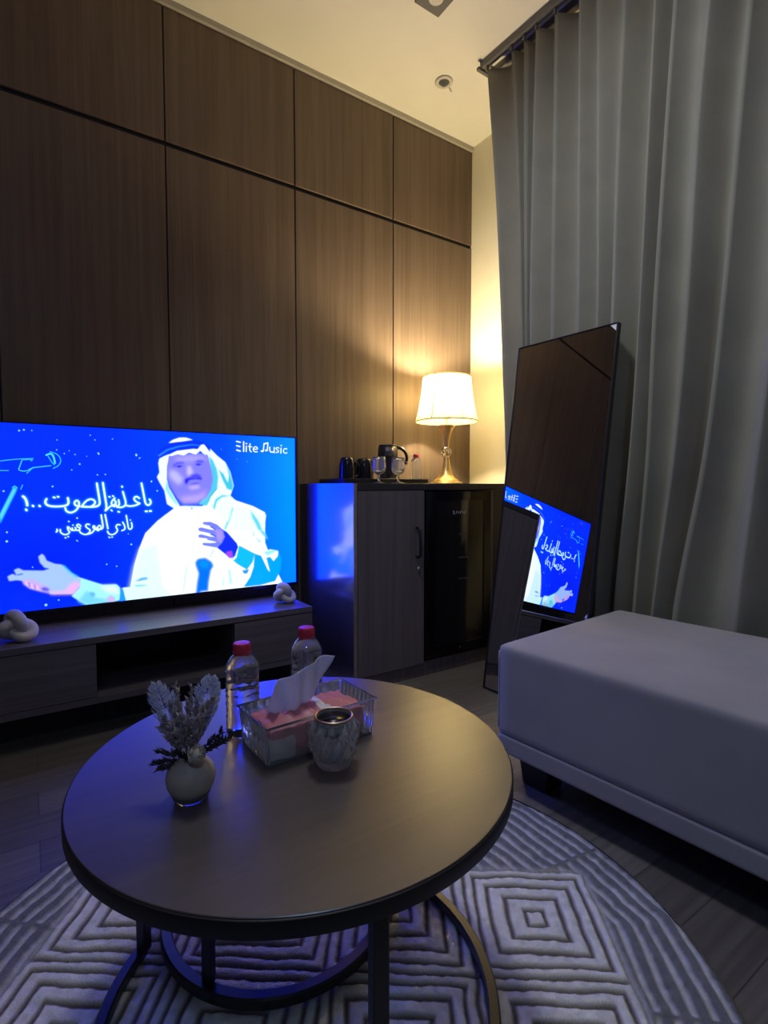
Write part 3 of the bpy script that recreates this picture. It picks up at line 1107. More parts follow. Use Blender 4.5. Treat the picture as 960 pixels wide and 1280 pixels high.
# ---- picture on the screen, painted into the mesh point by point
POLYS=[((232,252,250),[(1097,521),(970,617),(887,701),(845,807),(813,913),(784,1072),(732,1066),(719,1226),(1903,1182),(1799,971),(1743,818),(1746,584),(1650,533),(1504,483),(1410,446),(1272,525)],1),((205,240,250),[(855,807),(812,934),(784,1072),(782,1158),(1043,1157),(1006,884),(967,771)],5),((243,254,250),[(1096,555),(1011,641),(966,815),(1002,1085),(1172,1149),(1220,947),(1267,789),(1384,632),(1271,559)],5),((190,225,240),[(877,933),(897,981),(881,991)],1),((150,205,235),[(1159,957),(1131,1134),(1124,1134),(1150,956)],1),((170,215,235),[(1469,997),(1486,1112),(1461,1121),(1450,1001)],2),((170,215,235),[(1416,1017),(1423,1117),(1405,1122)],2),((150,222,240),[(471,961),(546,996),(622,1031),(701,1036),(720,1059),(724,1098),(716,1146),(600,1147),(523,1151),(486,1125),(440,1082),(455,1067),(486,1033)],1),((110,195,235),[(525,1059),(563,1080),(572,1108),(639,1128),(698,1140),(600,1147),(523,1151),(477,1119)],3),((200,240,245),[(602,1035),(691,1040),(715,1069),(714,1103),(640,1083)],3),((90,170,220),[(539,1077),(563,1069),(577,1092),(557,1107)],1.5),((180,170,220),[(639,1122),(664,1103),(691,1125),(688,1150),(644,1148)],1),((20,110,215),[(722,1068),(742,1068),(757,1151),(720,1149)],1),((200,240,245),[(740,1063),(802,1063),(864,1063),(937,1152),(937,1154),(759,1151)],1),((95,160,225),[(811,1028),(855,1004),(897,1006),(892,1022),(844,1028)],1.5),((120,190,235),[(802,1050),(875,1055),(896,1066),(823,1065)],1.5),((150,180,245),[(110,926),(135,913),(156,925),(144,889),(165,880),(190,896),(293,907),(328,897),(300,887),(277,854),(270,817),(287,801),(300,814),(312,846),(355,869),(391,877),(435,926),(471,961),(495,980),(486,1028),(450,1072),(324,1058),(316,1036),(280,1035),(221,1009),(192,980),(184,959),(155,951),(118,954)],1),((180,160,235),[(184,954),(239,954),(282,990),(325,1016),(324,1052),(280,1035),(221,1009),(192,980)],2),((215,165,225),[(433,1006),(480,989),(490,1023),(450,1070),(333,1059),(324,1042),(405,1046)],3),((225,165,215),[(197,962),(209,967),(214,998),(200,983)],1),((225,165,215),[(223,979),(235,982),(241,1015),(226,1007)],1),((225,165,215),[(251,992),(262,996),(268,1028),(253,1020)],1),((70,90,200),[(213,972),(218,973),(224,1005),(219,1002)],1),((70,90,200),[(242,988),(246,988),(251,1020),(247,1020)],1),((70,60,170),[(277,1012),(303,1011),(323,1028),(315,1039),(285,1032)],2),((20,50,170),[(156,917),(185,913),(189,920),(160,924)],1),((60,190,240),[(391,879),(404,885),(444,937),(481,963),(467,966),(430,936)],2),((0,110,228),[(1657,897),(1710,917),(1777,1050),(1751,937),(1841,874),(1879,947),(1870,1045),(1824,1127),(1701,1147),(1569,1146),(1622,1074),(1649,1000)],1),((225,250,248),[(1704,894),(1786,874),(1852,892),(1847,931),(1812,968),(1785,933),(1751,937),(1781,1048),(1763,1029),(1720,930)],1),((130,215,235),[(1731,890),(1813,880),(1834,894),(1758,920)],1.5),((10,135,225),[(1535,825),(1661,898),(1643,961),(1597,1018),(1520,966),(1482,929)],1),((225,250,248),[(1530,819),(1540,823),(1516,919),(1495,936),(1485,928),(1511,902)],0.8),((10,30,165),[(1411,696),(1448,720),(1522,809),(1532,840),(1502,905),(1480,920),(1439,892),(1372,834),(1410,768)],1),((150,60,200),[(1446,867),(1483,866),(1489,910),(1464,921),(1435,888)],1.5),((20,110,200),[(1558,1017),(1616,1016),(1596,1049),(1570,1044)],1.5),((105,100,205),[(1273,639),(1327,639),(1375,661),(1417,700),(1429,757),(1410,799),(1372,834),(1324,822),(1270,809),(1267,790),(1324,795),(1361,796),(1373,784),(1301,762),(1242,752),(1238,732),(1260,727),(1325,748),(1361,753),(1325,726),(1243,704),(1238,683),(1261,677),(1326,696),(1362,704),(1326,672),(1274,657)],1),((150,135,225),[(1350,691),(1411,706),(1423,756),(1397,798),(1373,778),(1368,729)],2.5),((50,50,170),[(1326,670),(1368,697),(1365,704),(1324,680)],1),((50,50,170),[(1326,724),(1367,747),(1364,754),(1323,734)],1),((50,50,170),[(1301,762),(1373,781),(1370,790),(1301,771)],1),((120,200,225),[(1475,572),(1488,579),(1436,701),(1426,694)],1.2),((100,190,215),[(1628,589),(1694,655),(1740,735),(1766,794),(1726,760),(1680,693)],2),((150,200,220),[(1647,704),(1656,730),(1659,769),(1646,756)],1),((150,200,220),[(1659,756),(1692,790),(1725,818),(1692,810)],1),((170,205,225),[(1354,845),(1323,904),(1315,903),(1342,844)],1),((185,215,230),[(1530,737),(1542,788),(1529,800)],1),((0,75,205),[(1213,926),(1233,903),(1287,900),(1332,933),(1347,967),(1327,996),(1310,1081),(1304,1148),(1214,1150),(1222,1084),(1235,1012),(1215,952)],2.5),((0,95,222),[(1233,927),(1286,919),(1322,947),(1297,981),(1250,971)],4),((215,245,248),[(1253,114),(1291,79),(1335,110),(1383,157),(1443,204),(1479,277),(1503,376),(1477,451),(1520,491),(1507,526),(1629,541),(1755,602),(1733,724),(1524,714),(1364,559),(1305,521),(1330,461),(1379,401),(1368,328),(1333,243),(1311,171)],1),((70,185,215),[(1323,159),(1352,188),(1381,254),(1390,315),(1382,395),(1336,449),(1305,524),(1246,508),(1325,413),(1346,328),(1333,243)],1.5),((60,180,210),[(1391,254),(1417,327),(1453,401),(1490,413),(1501,376),(1477,280),(1449,216),(1467,302),(1460,352),(1430,290)],1.5),((80,190,215),[(1347,534),(1366,474),(1415,444),(1483,451),(1415,462),(1378,492),(1358,559)],1.5),((110,205,225),[(1488,538),(1501,544),(1461,661),(1436,710),(1430,703),(1468,612)],1.5),((90,195,215),[(1629,560),(1694,645),(1726,724),(1693,722),(1641,618)],2),((215,245,248),[(988,187),(1048,158),(1059,167),(1036,237),(1032,330),(1044,388),(1087,470),(1114,517),(1096,555),(1072,532),(1031,504),(1016,411),(985,353),(969,317),(986,284),(980,221)],1),((120,205,230),[(1034,330),(1044,399),(1087,476),(1110,517),(1086,505),(1043,446),(1020,399)],2),((118,106,205),[(1048,168),(1104,152),(1154,160),(1229,144),(1317,153),(1336,243),(1346,328),(1337,400),(1300,461),(1235,498),(1142,502),(1098,458),(1055,376),(1036,318),(1038,237)],1),((165,150,235),[(1109,458),(1178,447),(1259,436),(1307,400),(1294,461),(1235,496),(1142,500)],6),((170,170,240),[(1057,260),(1101,277),(1145,329),(1116,376),(1072,341),(1048,307)],5),((160,155,240),[(1092,178),(1217,162),(1311,171),(1298,190),(1193,204),(1092,207)],6),((120,105,205),[(1310,207),(1335,267),(1341,340),(1319,413),(1296,340)],6),((66,56,150),[(1071,237),(1103,210),(1148,207),(1150,221),(1108,224),(1080,248)],2.5),((66,56,150),[(1216,212),(1246,191),(1287,194),(1289,210),(1245,211)],2.5),((30,26,110),[(1093,243),(1116,231),(1145,237),(1119,250)],1.5),((30,26,110),[(1222,226),(1245,215),(1277,220),(1251,233)],1.5),((185,180,250),[(1172,234),(1195,234),(1210,287),(1191,311),(1167,293)],4),((62,50,150),[(1194,299),(1238,290),(1267,304),(1261,319),(1214,319),(1189,315)],2.5),((30,26,110),[(1151,329),(1186,315),(1226,319),(1267,314),(1275,334),(1226,331),(1185,336),(1162,370),(1151,355)],2),((50,36,130),[(1177,367),(1225,355),(1266,355),(1225,367)],1.8),((175,165,245),[(1173,382),(1248,370),(1260,394),(1190,406)],4),((105,95,200),[(1045,318),(1061,370),(1104,458),(1087,446),(1044,376)],4),((232,252,250),[(1048,163),(1104,131),(1218,113),(1270,113),(1252,135),(1231,152),(1185,140),(1149,162),(1109,154),(1065,169)],1),((232,252,250),[(1050,78),(1078,57),(1123,39),(1168,37),(1210,50),(1196,63),(1105,70)],1),((5,35,150),[(970,170),(984,135),(1022,99),(1094,73),(1202,51),(1277,59),(1336,98),(1333,135),(1294,82),(1277,86),(1253,114),(1206,113),(1104,131),(1026,163),(985,190),(972,191)],1),((25,90,205),[(976,168),(1038,122),(1116,96),(1207,80),(1265,85),(1262,91),(1207,88),(1118,106),(1043,133),(983,177)],1),((232,252,250),[(1239,126),(1271,83),(1291,79),(1302,124),(1276,119)],1),((180,225,240),[(1119,517),(1211,525),(1293,533),(1211,537)],1.5),((90,140,215),[(1190,537),(1199,531),(1205,543),(1194,549)],1),((40,140,235),[(85,544),(155,385),(173,390),(167,412),(83,604)],1.2),((90,200,250),[(84,554),(156,395),(164,400),(84,581)],1)]
STROKES=[((60,160,250),3,[(94,229),(143,220),(201,213),(260,209)],0),((60,160,250),3,[(92,286),(133,285)],0),((60,160,250),4,[(201,224),(190,259),(181,284),(224,289),(250,266),(302,259),(350,251)],0),((60,160,250),3,[(201,219),(260,215),(247,225)],0),((60,160,250),3,[(224,301),(245,278),(259,263)],0),((70,180,245),9,[(328,186),(356,173),(369,204),(372,235)],0),((40,150,240),4,[(348,165),(387,177),(407,213),(394,250),(362,268)],0),((40,130,235),5,[(338,194),(355,230),(368,245)],0),((60,160,250),4,[(150,388),(161,376),(173,390)],0),((60,160,250),3,[(201,372),(191,398)],0),((225,252,250),9,[(869,360),(876,403),(884,454),(891,500),(908,512),(924,501),(925,481),(917,470)],1),((225,252,250),9,[(891,551),(900,552)],1),((225,252,250),9,[(917,550),(926,550)],1),((225,252,250),8,[(854,462),(838,448),(821,455),(821,473),(837,488),(855,496)],1),((225,252,250),8,[(853,498),(829,510),(793,515),(773,509)],1),((225,252,250),8,[(753,416),(762,453),(771,492),(763,514),(734,523),(713,515),(705,491)],1),((225,252,250),8,[(748,381),(750,385)],1),((225,252,250),8,[(726,471),(731,502),(717,519)],1),((225,252,250),8,[(722,549),(728,551)],1),((225,252,250),7,[(703,515),(681,507),(665,523),(653,536)],1),((225,252,250),7,[(704,458),(686,477),(681,501),(703,507),(713,486),(699,469)],1),((225,252,250),7,[(670,449),(675,451)],1),((225,252,250),7,[(692,444),(696,447)],1),((225,252,250),6,[(680,537),(686,543)],1),((225,252,250),9,[(636,357),(642,413),(649,468),(655,523),(647,540)],1),((225,252,250),9,[(601,361),(607,413),(614,467),(615,500),(595,513),(557,514),(510,511)],1),((225,252,250),8,[(512,509),(535,475),(563,461),(587,472),(588,494),(567,510)],1),((225,252,250),8,[(499,509),(475,503),(470,481),(486,468),(498,482),(496,508),(477,538),(449,550),(425,539),(420,517)],1),((225,252,250),9,[(436,454),(441,486),(428,503),(383,508),(339,505),(316,492),(315,471),(322,459)],1),((225,252,250),8,[(359,449),(366,451)],1),((225,252,250),8,[(381,445),(386,447)],1),((225,252,250),9,[(283,500),(286,504)],1),((225,252,250),9,[(249,499),(252,503)],1),((225,252,250),10,[(201,441),(211,451),(219,474),(221,497)],1),((225,252,250),9,[(214,521),(217,527)],1),((225,252,250),6,[(801,625),(806,656),(795,672),(782,667),(777,627),(770,576)],0.6),((225,252,250),5,[(794,607),(796,609)],0.6),((225,252,250),6,[(748,620),(760,648),(761,669),(741,677)],0.6),((225,252,250),6,[(732,638),(714,633),(705,652),(717,669),(709,688),(686,703),(664,697),(655,677)],0.6),((225,252,250),5,[(663,716),(668,720)],0.6),((225,252,250),5,[(680,717),(684,717)],0.6),((225,252,250),7,[(644,566),(651,611),(658,660)],0.6),((225,252,250),7,[(621,568),(627,615),(631,656),(611,664),(587,661)],0.6),((225,252,250),5,[(611,663),(620,647),(610,633),(598,646),(603,662),(615,661)],0.6),((225,252,250),5,[(598,646),(590,654),(596,671),(605,670),(605,661)],0.6),((225,252,250),6,[(587,661),(571,651),(573,636),(585,641),(580,665),(563,685),(539,691)],0.6),((225,252,250),6,[(553,629),(538,623),(528,636),(540,652),(558,664),(548,685),(527,694),(502,682),(495,667)],0.6),((225,252,250),6,[(503,637),(491,622),(480,628),(485,643),(500,646),(496,661),(477,664),(472,644)],0.6),((225,252,250),5,[(483,583),(485,585)],0.6),((225,252,250),6,[(471,662),(459,663),(455,646)],0.6),((225,252,250),5,[(459,627),(461,629)],0.6),((225,252,250),5,[(436,603),(439,605)],0.6),((225,252,250),6,[(453,662),(438,643),(429,634),(431,658),(442,672),(428,687),(405,686),(389,669),(390,653)],0.6),((225,252,250),5,[(415,706),(419,708)],0.6),((225,252,250),5,[(430,700),(434,702)],0.6),((225,252,250),6,[(372,651),(375,659),(368,668)],0.6),((232,250,255),8,[(1530,46),(1558,51)],0),((232,250,255),8,[(1530,78),(1555,83)],0),((232,250,255),8,[(1530,110),(1557,117)],0),((232,250,255),8,[(1584,46),(1583,118)],0),((232,250,255),7,[(1604,78),(1603,118)],0),((232,250,255),8,[(1603,58),(1607,59)],0),((232,250,255),7,[(1633,59),(1629,109),(1642,119)],0),((232,250,255),5,[(1619,79),(1648,82)],0),((232,250,255),6,[(1658,98),(1693,99),(1690,84),(1674,78),(1660,88),(1657,106),(1669,120),(1690,117)],0),((232,250,255),7,[(1738,110),(1744,59)],0),((232,250,255),8,[(1744,54),(1776,47)],0),((232,250,255),7,[(1776,47),(1770,104)],0),((232,250,255),11,[(1724,111),(1731,112)],0),((232,250,255),11,[(1758,104),(1763,105)],0),((232,250,255),7,[(1791,77),(1790,106),(1802,118),(1822,112)],0),((232,250,255),7,[(1827,79),(1826,120)],0),((232,250,255),6,[(1866,82),(1849,78),(1841,86),(1849,97),(1864,103),(1860,116),(1841,117)],0),((232,250,255),7,[(1884,81),(1882,121)],0),((232,250,255),8,[(1884,61),(1887,62)],0),((232,250,255),6,[(1933,87),(1916,83),(1902,96),(1905,115),(1921,122),(1933,116)],0)]
SPECKS=[((355,380),3),((105,408),3),((506,237),3),((613,164),3),((840,170),4),((862,187),2),((423,173),2),((605,305),2.5),((651,302),2.5),((932,344),2.5),((968,411),2),((114,656),3),((112,711),4),((796,772),3.5),((779,700),2),((477,727),2),((482,177),2),((461,275),2),((383,151),2),((450,154),1.5),((547,186),1.5),((300,1123),5),((369,1100),2.5),((237,879),2),((645,895),2.5),((704,913),2.5),((482,731),2),((931,348),3),((967,411),3),((1414,107),1.5),((1531,177),1.5),((1608,194),1.5),((192,42),3),((216,36),3),((256,38),2),((387,89),2),((596,79),2),((698,68),2),((616,170),2.5),((570,50),2),((839,163),2.5),((858,190),2)]


def blur(a, s):
    if s <= 0.2:
        return a
    n_ = max(1, int(3 * s + 0.5))
    k = np.exp(-0.5 * (np.arange(-n_, n_ + 1) / s) ** 2)
    k /= k.sum()
    p_ = np.pad(a, n_, mode='edge')
    t_ = sum(k[i] * p_[:, i:i + a.shape[1]] for i in range(2 * n_ + 1))
    return sum(k[i] * t_[i:i + a.shape[0], :] for i in range(2 * n_ + 1))


def paint_screen(nx, ny, h_units):
    W, H = nx * 2, ny * 2
    sc = W / 2000.0
    yy, xx = np.mgrid[0:H, 0:W].astype(np.float32)
    U, V = (xx + 0.5) / W, (yy + 0.5) / H

    def L(c):
        return np.array(lin(c), dtype=np.float32)
    img = np.zeros((H, W, 3), np.float32)
    c0, c1, c2 = L((0, 34, 140)), L((0, 52, 182)), L((0, 88, 240))
    t = np.clip((U - 0.30) / 0.45, 0, 1)[..., None]
    img[:] = c0 * (1 - t) + c1 * t
    t = (np.clip((U - 0.72) / 0.25, 0, 1) * np.clip(1.1 - 0.5 * abs(V - 0.35), 0, 1))[..., None]
    img[:] = img * (1 - t) + c2 * t
    d_ = np.clip(1 - np.hypot((U - 0.12) / 0.35, (V - 0.75) / 0.35), 0, 1)[..., None]
    img *= 1 - 0.35 * d_

    def lay(mask, c):
        img[:] = img * (1 - mask[..., None]) + L(c) * mask[..., None]
    for (c, pts, soft) in POLYS:
        P_ = np.array(pts, np.float32) * sc
        x0, y0 = np.floor(P_.min(0)).astype(int) - 24
        x1, y1 = np.ceil(P_.max(0)).astype(int) + 24
        x0, y0, x1, y1 = max(0, x0), max(0, y0), min(W, x1), min(H, y1)
        if x1 <= x0 or y1 <= y0:
            continue
        gx, gy = xx[y0:y1, x0:x1] + 0.5, yy[y0:y1, x0:x1] + 0.5
        ins = np.zeros(gx.shape, bool)
        n_ = len(P_)
        for i in range(n_):
            xa, ya = P_[i]
            xb, yb = P_[(i + 1) % n_]
            if ya == yb:
                continue
            cnd = ((ya > gy) != (yb > gy)) & (gx < (xb - xa) * (gy - ya) / (yb - ya) + xa)
            ins ^= cnd
        mk = blur(ins.astype(np.float32), soft * 2.6 * sc)
        sub = img[y0:y1, x0:x1]
        sub[:] = sub * (1 - mk[..., None]) + L(c) * mk[..., None]
    core = {}
    for (c, w, pts, glow) in STROKES:
        P_ = np.array(pts, np.float32) * sc
        # round off the corners of the stroke
        if len(P_) > 2:
            for _ in range(2):
                q = [P_[0]]
                for i in range(len(P_) - 1):
                    q.append(P_[i] * 0.75 + P_[i + 1] * 0.25)
                    q.append(P_[i] * 0.25 + P_[i + 1] * 0.75)
                q.append(P_[-1])
                P_ = np.array(q, np.float32)
        rad = w * 0.56 * sc
        x0, y0 = np.floor(P_.min(0)).astype(int) - 40
        x1, y1 = np.ceil(P_.max(0)).astype(int) + 40
        x0, y0, x1, y1 = max(0, x0), max(0, y0), min(W, x1), min(H, y1)
        if x1 <= x0 or y1 <= y0:
            continue
        gx, gy = xx[y0:y1, x0:x1] + 0.5, yy[y0:y1, x0:x1] + 0.5
        d_ = np.full(gx.shape, 1e9, np.float32)
        for i in range(len(P_) - 1):
            a, b_ = P_[i], P_[i + 1]
            ab = b_ - a
            L2 = max(1e-6, float(ab @ ab))
            tt = np.clip(((gx - a[0]) * ab[0] + (gy - a[1]) * ab[1]) / L2, 0, 1)
            d_ = np.minimum(d_, np.hypot(gx - a[0] - tt * ab[0], gy - a[1] - tt * ab[1]))
        core.setdefault((c, glow), np.zeros((H, W), np.float32))
        m_ = core[(c, glow)]
        m_[y0:y1, x0:x1] = np.maximum(m_[y0:y1, x0:x1], np.clip(rad - d_ + 0.5, 0, 1))
    for (c, glow), m_ in core.items():
        if glow > 0:
            g = np.clip(blur(m_, 9 * sc) * 1.3, 0, 1) * 0.75 * glow
            lay(g, (20, 130, 240))
            g = np.clip(blur(m_, 3.5 * sc) * 1.2, 0, 1) * 0.5 * glow
            lay(g, (70, 215, 240))
        lay(m_, c)
    for ((sx, sy), r_) in SPECKS:
        m_ = np.clip(r_ * 1.5 * sc - np.hypot(xx - sx * sc, yy - sy * sc) + 0.6, 0, 1)
        lay(m_ * 0.85, (150, 215, 255))
    img = img.reshape(ny, 2, nx, 2, 3).mean((1, 3))
    # the panel's blue is far brighter than its red and green
    bl = np.clip(img[..., 2] - 1.5 * (img[..., 0] + img[..., 1]), 0, 1)
    img *= 1.12
    img[..., 2] *= 1 + 24.0 * bl
    img[..., 1] *= 1 + 1.8 * bl
    return img


NX, NY = 640, 368
img = paint_screen(NX, NY, 1150)
sx0, sx1 = -0.139, 1.080
sz1 = 1.129
sz0 = 1.129 - 1.219 * NY / NX
xs = np.linspace(sx0, sx1, NX + 1)
zs = np.linspace(sz1, sz0, NY + 1)
gx, gz = np.meshgrid(xs, zs)
vco = np.stack([gx, np.full_like(gx, TY), gz], -1).reshape(-1, 3)
iy, ix = np.mgrid[0:NY, 0:NX]
a_ = iy * (NX + 1) + ix
keep = (zs[:-1] > TZ0 + 0.012)[iy]
quads = np.stack([a_, a_ + NX + 1, a_ + NX + 2, a_ + 1], -1)[keep]
cols = img[keep]
me = bpy.data.meshes.new('screen')
me.vertices.add(len(vco))
me.vertices.foreach_set('co', vco.astype(np.float32).ravel())
nf = len(quads)
me.loops.add(nf * 4)
me.loops.foreach_set('vertex_index', quads.astype(np.int32).ravel())
me.polygons.add(nf)
me.polygons.foreach_set('loop_start', np.arange(nf, dtype=np.int32) * 4)
me.update(calc_edges=True)
at = me.attributes.new('picture', 'FLOAT_COLOR', 'FACE')
at.data.foreach_set('color', np.concatenate([cols, np.ones((nf, 1), np.float32)], 1).astype(np.float32).ravel())
me.materials.append(attr_material('screen_picture', 'picture', 0.25, emission=TV_POWER))
o = bpy.data.objects.new('screen', me)
o['label'] = 'lit picture with white Arabic lettering'
col.objects.link(o)
put(o, tv)


# ================================================================== KNOT ORNAMENTS
def knot(label, loc, rz, s, tilt):
    bm = bmesh.new()
    pts = []
    n_ = 120
    for k in range(n_):
        t = 2 * PI * k / n_
        x_ = (math.sin(t) + 2 * math.sin(2 * t)) * 0.016
        z_ = (math.cos(t) - 2 * math.cos(2 * t)) * 0.0135
        y_ = -math.sin(3 * t) * 0.016
        pts.append((x_ * 1.12, y_, z_))
    tube(bm, pts, 0.0205, n=16, closed=True)
    rot = Matrix.Rotation(tilt, 3, 'Y')
    for v in bm.verts:
        v.co = rot @ v.co * s
        v.co.z *= 0.86
    zmin = min(v.co.z for v in bm.verts)
    for v in bm.verts:
        v.co.z -= zmin
    o_ = mesh_obj('knot_ornament', bm, M['knot'], smooth=True)
    o_.location = loc
    o_.rotation_euler = (0, 0, rz)
    return tag(o_, label, 'ornament', 'knot ornaments on the television stand')


knot('pale knot shaped ornament at the far left end of the tv stand', (-0.045, 2.185, ST), R(-15), 1.0, R(60))
knot('pale knot shaped ornament under the right corner of the television', (0.955, 2.23, ST), R(-20), 0.86, R(60))

# ================================================================== COFFEE TABLE
TCX, TCY, TR, TT = 0.3735, 0.8045, 0.3495, 0.450
RUGZ = 0.0155
ctb = thing('coffee_table', 'round dark walnut coffee table on black metal legs over the rug', 'coffee table', (TCX, TCY, RUGZ))
bm = bmesh.new()
lathe(bm, [(TR - 0.0012, TT - 0.0006), (TR - 0.0025, TT)], n=160, cx=TCX, cy=TCY, cap0=True)
put(mesh_obj('tabletop', lathe(bmesh.new(), [(TR - 0.002, TT - 0.0025), (TR - 0.002, TT - 0.0008), (TR - 0.0028, TT)], n=160, cx=TCX, cy=TCY), M['table_wood']), ctb)
bm.free()
bm = bmesh.new()
lathe(bm, [(TR - 0.004, TT - 0.025), (TR - 0.001, TT - 0.0245), (TR, TT - 0.023), (TR, TT - 0.003), (TR - 0.001, TT - 0.0022), (TR - 0.004, TT - 0.0022)], n=160, cx=TCX, cy=TCY)
put(auto_smooth(mesh_obj('edge_band', bm, M['table_edge'])), ctb)
LR = 0.312
put(auto_smooth(mesh_obj('base_ring', ring_bar(bmesh.new(), TCX, TCY, 0.325, RUGZ, RUGZ + 0.020, 0.020, a0=R(132), a1=R(378.5)), M['iron'])), ctb)
put(auto_smooth(mesh_obj('top_ring', ring_bar(bmesh.new(), TCX, TCY, 0.312, TT - 0.044, TT - 0.0255, 0.020), M['iron'])), ctb)


def vbar(cx, cy, a, r, z0, z1, w, d):
    b2 = B(-d / 2, d / 2, -w / 2, w / 2, z0, z1, bev=0.002)
    m_ = Matrix.Translation((cx + r * math.cos(a), cy + r * math.sin(a), 0)) @ Matrix.Rotation(a, 4, 'Z')
    for v in b2.verts:
        v.co = m_ @ v.co
    return b2


for a in (-99.0, 17.0, 133.5):
    put(mesh_obj('leg', vbar(TCX, TCY, R(a), 0.316, RUGZ + 0.018, TT - 0.027, 0.021, 0.018), M['iron']), ctb)

# smaller table nested underneath
NCX, NCY, NR, NT = 0.419, 1.018, 0.228, 0.330
ntb = thing('nesting_table', 'smaller round black metal table nested under the coffee table', 'side table', (NCX, NCY, RUGZ))
bm = bmesh.new()
lathe(bm, [(NR - 0.002, NT - 0.002), (NR - 0.002, NT - 0.0008), (NR - 0.003, NT)], n=96, cx=NCX, cy=NCY)
put(mesh_obj('tabletop', bm, M['table_wood']), ntb)
bm = bmesh.new()
lathe(bm, [(NR - 0.004, NT - 0.022), (NR, NT - 0.021), (NR, NT - 0.003), (NR - 0.001, NT - 0.0018), (NR - 0.004, NT - 0.0018)], n=96, cx=NCX, cy=NCY)
put(auto_smooth(mesh_obj('edge_band', bm, M['table_edge'])), ntb)
put(auto_smooth(mesh_obj('base_ring', ring_bar(bmesh.new(), NCX, NCY, 0.2235, RUGZ, RUGZ + 0.022, 0.022), M['iron'])), ntb)
a0 = math.atan2(0.898 - NCY, 0.2325 - NCX)
for k in range(3):
    put(mesh_obj('leg', vbar(NCX, NCY, a0 + k * 2 * PI / 3, 0.215, RUGZ + 0.020, NT - 0.0215, 0.021, 0.014), M['iron']), ntb)

# ================================================================== RUG
RCX, RCY, RR = 0.434, 0.833, 0.715


def rug():
    step = 0.0036
    n_ = int(2 * RR / step) + 1
    gx = np.linspace(-RR, RR, n_)
    X, Y = np.meshgrid(gx, gx)
    rad = np.hypot(X, Y)
    rng = np.random.RandomState(4)

    def nz(s):
        return blur(rng.standard_normal((n_, n_)).astype(np.float32), s)
    w1, w2 = nz(5), nz(5)
    w1 /= w1.std()
    w2 /= w2.std()
    U = X * 0.806 - Y * 0.592 + 0.0016 * w1
    V = X * 0.592 + Y * 0.806 + 0.0016 * w2
    PU, PV = 0.278, 0.268
    cu = (U - 0.134 + PU / 2) % PU - PU / 2
    cv = (V - 0.128 + PV / 2) % PV - PV / 2
    d = np.maximum(abs(cu), abs(cv) * PU / PV)

    def groove(q, c, w):
        return np.clip(1.35 - abs(q - c) / w, 0, 1)
    g = np.zeros_like(U)
    for c, w in ((0.020, 0.0045), (0.054, 0.0055), (0.087, 0.0055), (0.116, 0.0050), (0.139, 0.0048)):
        g = np.maximum(g, groove(d, c, w))
    # border of short parallel bars running round the edge, broken into chevrons
    ang = np.arctan2(Y, X)
    seg = 2 * PI / 10
    la = (ang + 0.12 + seg / 2) % seg - seg / 2
    rs = rad * np.cos(la * 1.0) + 0.10 * abs(la) * rad + 0.0016 * w1
    gb = groove((rs % 0.031), 0.0155, 0.0060) * 0.85
    brk = groove(abs(la) * rad, 0.0, 0.006)
    gb = np.maximum(gb * (1 - brk), 0)
    cell_u = U - cu
    cell_v = V - cv
    edge = np.maximum.reduce([np.hypot(cell_u + a * PU / 2, cell_v + b_ * PV / 2) for a in (-1, 1) for b_ in (-1, 1)])
    band = edge > 0.625
    g = np.where(band, gb, g)
    pn = nz(1.2)
    pn /= pn.std()
    big = nz(14)
    big /= big.std()
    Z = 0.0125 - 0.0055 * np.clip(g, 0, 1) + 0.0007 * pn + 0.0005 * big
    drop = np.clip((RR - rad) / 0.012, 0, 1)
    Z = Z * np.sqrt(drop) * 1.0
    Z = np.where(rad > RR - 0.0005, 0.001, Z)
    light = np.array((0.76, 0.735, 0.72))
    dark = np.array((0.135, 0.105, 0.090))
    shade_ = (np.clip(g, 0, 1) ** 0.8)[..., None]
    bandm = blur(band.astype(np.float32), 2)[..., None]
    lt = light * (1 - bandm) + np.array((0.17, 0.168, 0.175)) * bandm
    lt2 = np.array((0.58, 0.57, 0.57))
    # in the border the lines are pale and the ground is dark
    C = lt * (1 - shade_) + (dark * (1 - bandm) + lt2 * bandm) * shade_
    C = C * (1 + 0.07 * pn[..., None] + 0.05 * big[..., None])
    C = np.clip(C, 0.01, 0.9)
    ins = rad <= RR
    fi = ins[:-1, :-1] & ins[1:, :-1] & ins[:-1, 1:] & ins[1:, 1:]
    idx = np.arange(n_ * n_).reshape(n_, n_)
    q = np.stack([idx[:-1, :-1], idx[:-1, 1:], idx[1:, 1:], idx[1:, :-1]], -1)[fi]
    used = np.unique(q)
    remap = np.full(n_ * n_, -1)
    remap[used] = np.arange(len(used))
    q = remap[q]
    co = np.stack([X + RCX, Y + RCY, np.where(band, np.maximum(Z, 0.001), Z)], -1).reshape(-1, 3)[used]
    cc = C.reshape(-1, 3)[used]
    me = bpy.data.meshes.new('rug')
    me.vertices.add(len(co))
    me.vertices.foreach_set('co', co.astype(np.float32).ravel())
    me.loops.add(len(q) * 4)
    me.loops.foreach_set('vertex_index', q.astype(np.int32).ravel())
    me.polygons.add(len(q))
    me.polygons.foreach_set('loop_start', np.arange(len(q), dtype=np.int32) * 4)
    me.update(calc_edges=True)
    a = me.attributes.new('pile', 'FLOAT_COLOR', 'POINT')
    a.data.foreach_set('color', np.concatenate([cc, np.ones((len(cc), 1))], 1).astype(np.float32).ravel())
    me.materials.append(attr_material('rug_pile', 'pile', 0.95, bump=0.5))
    for p in me.polygons:
        p.use_smooth = True
    o_ = bpy.data.objects.new('rug', me)
    col.objects.link(o_)
    return o_


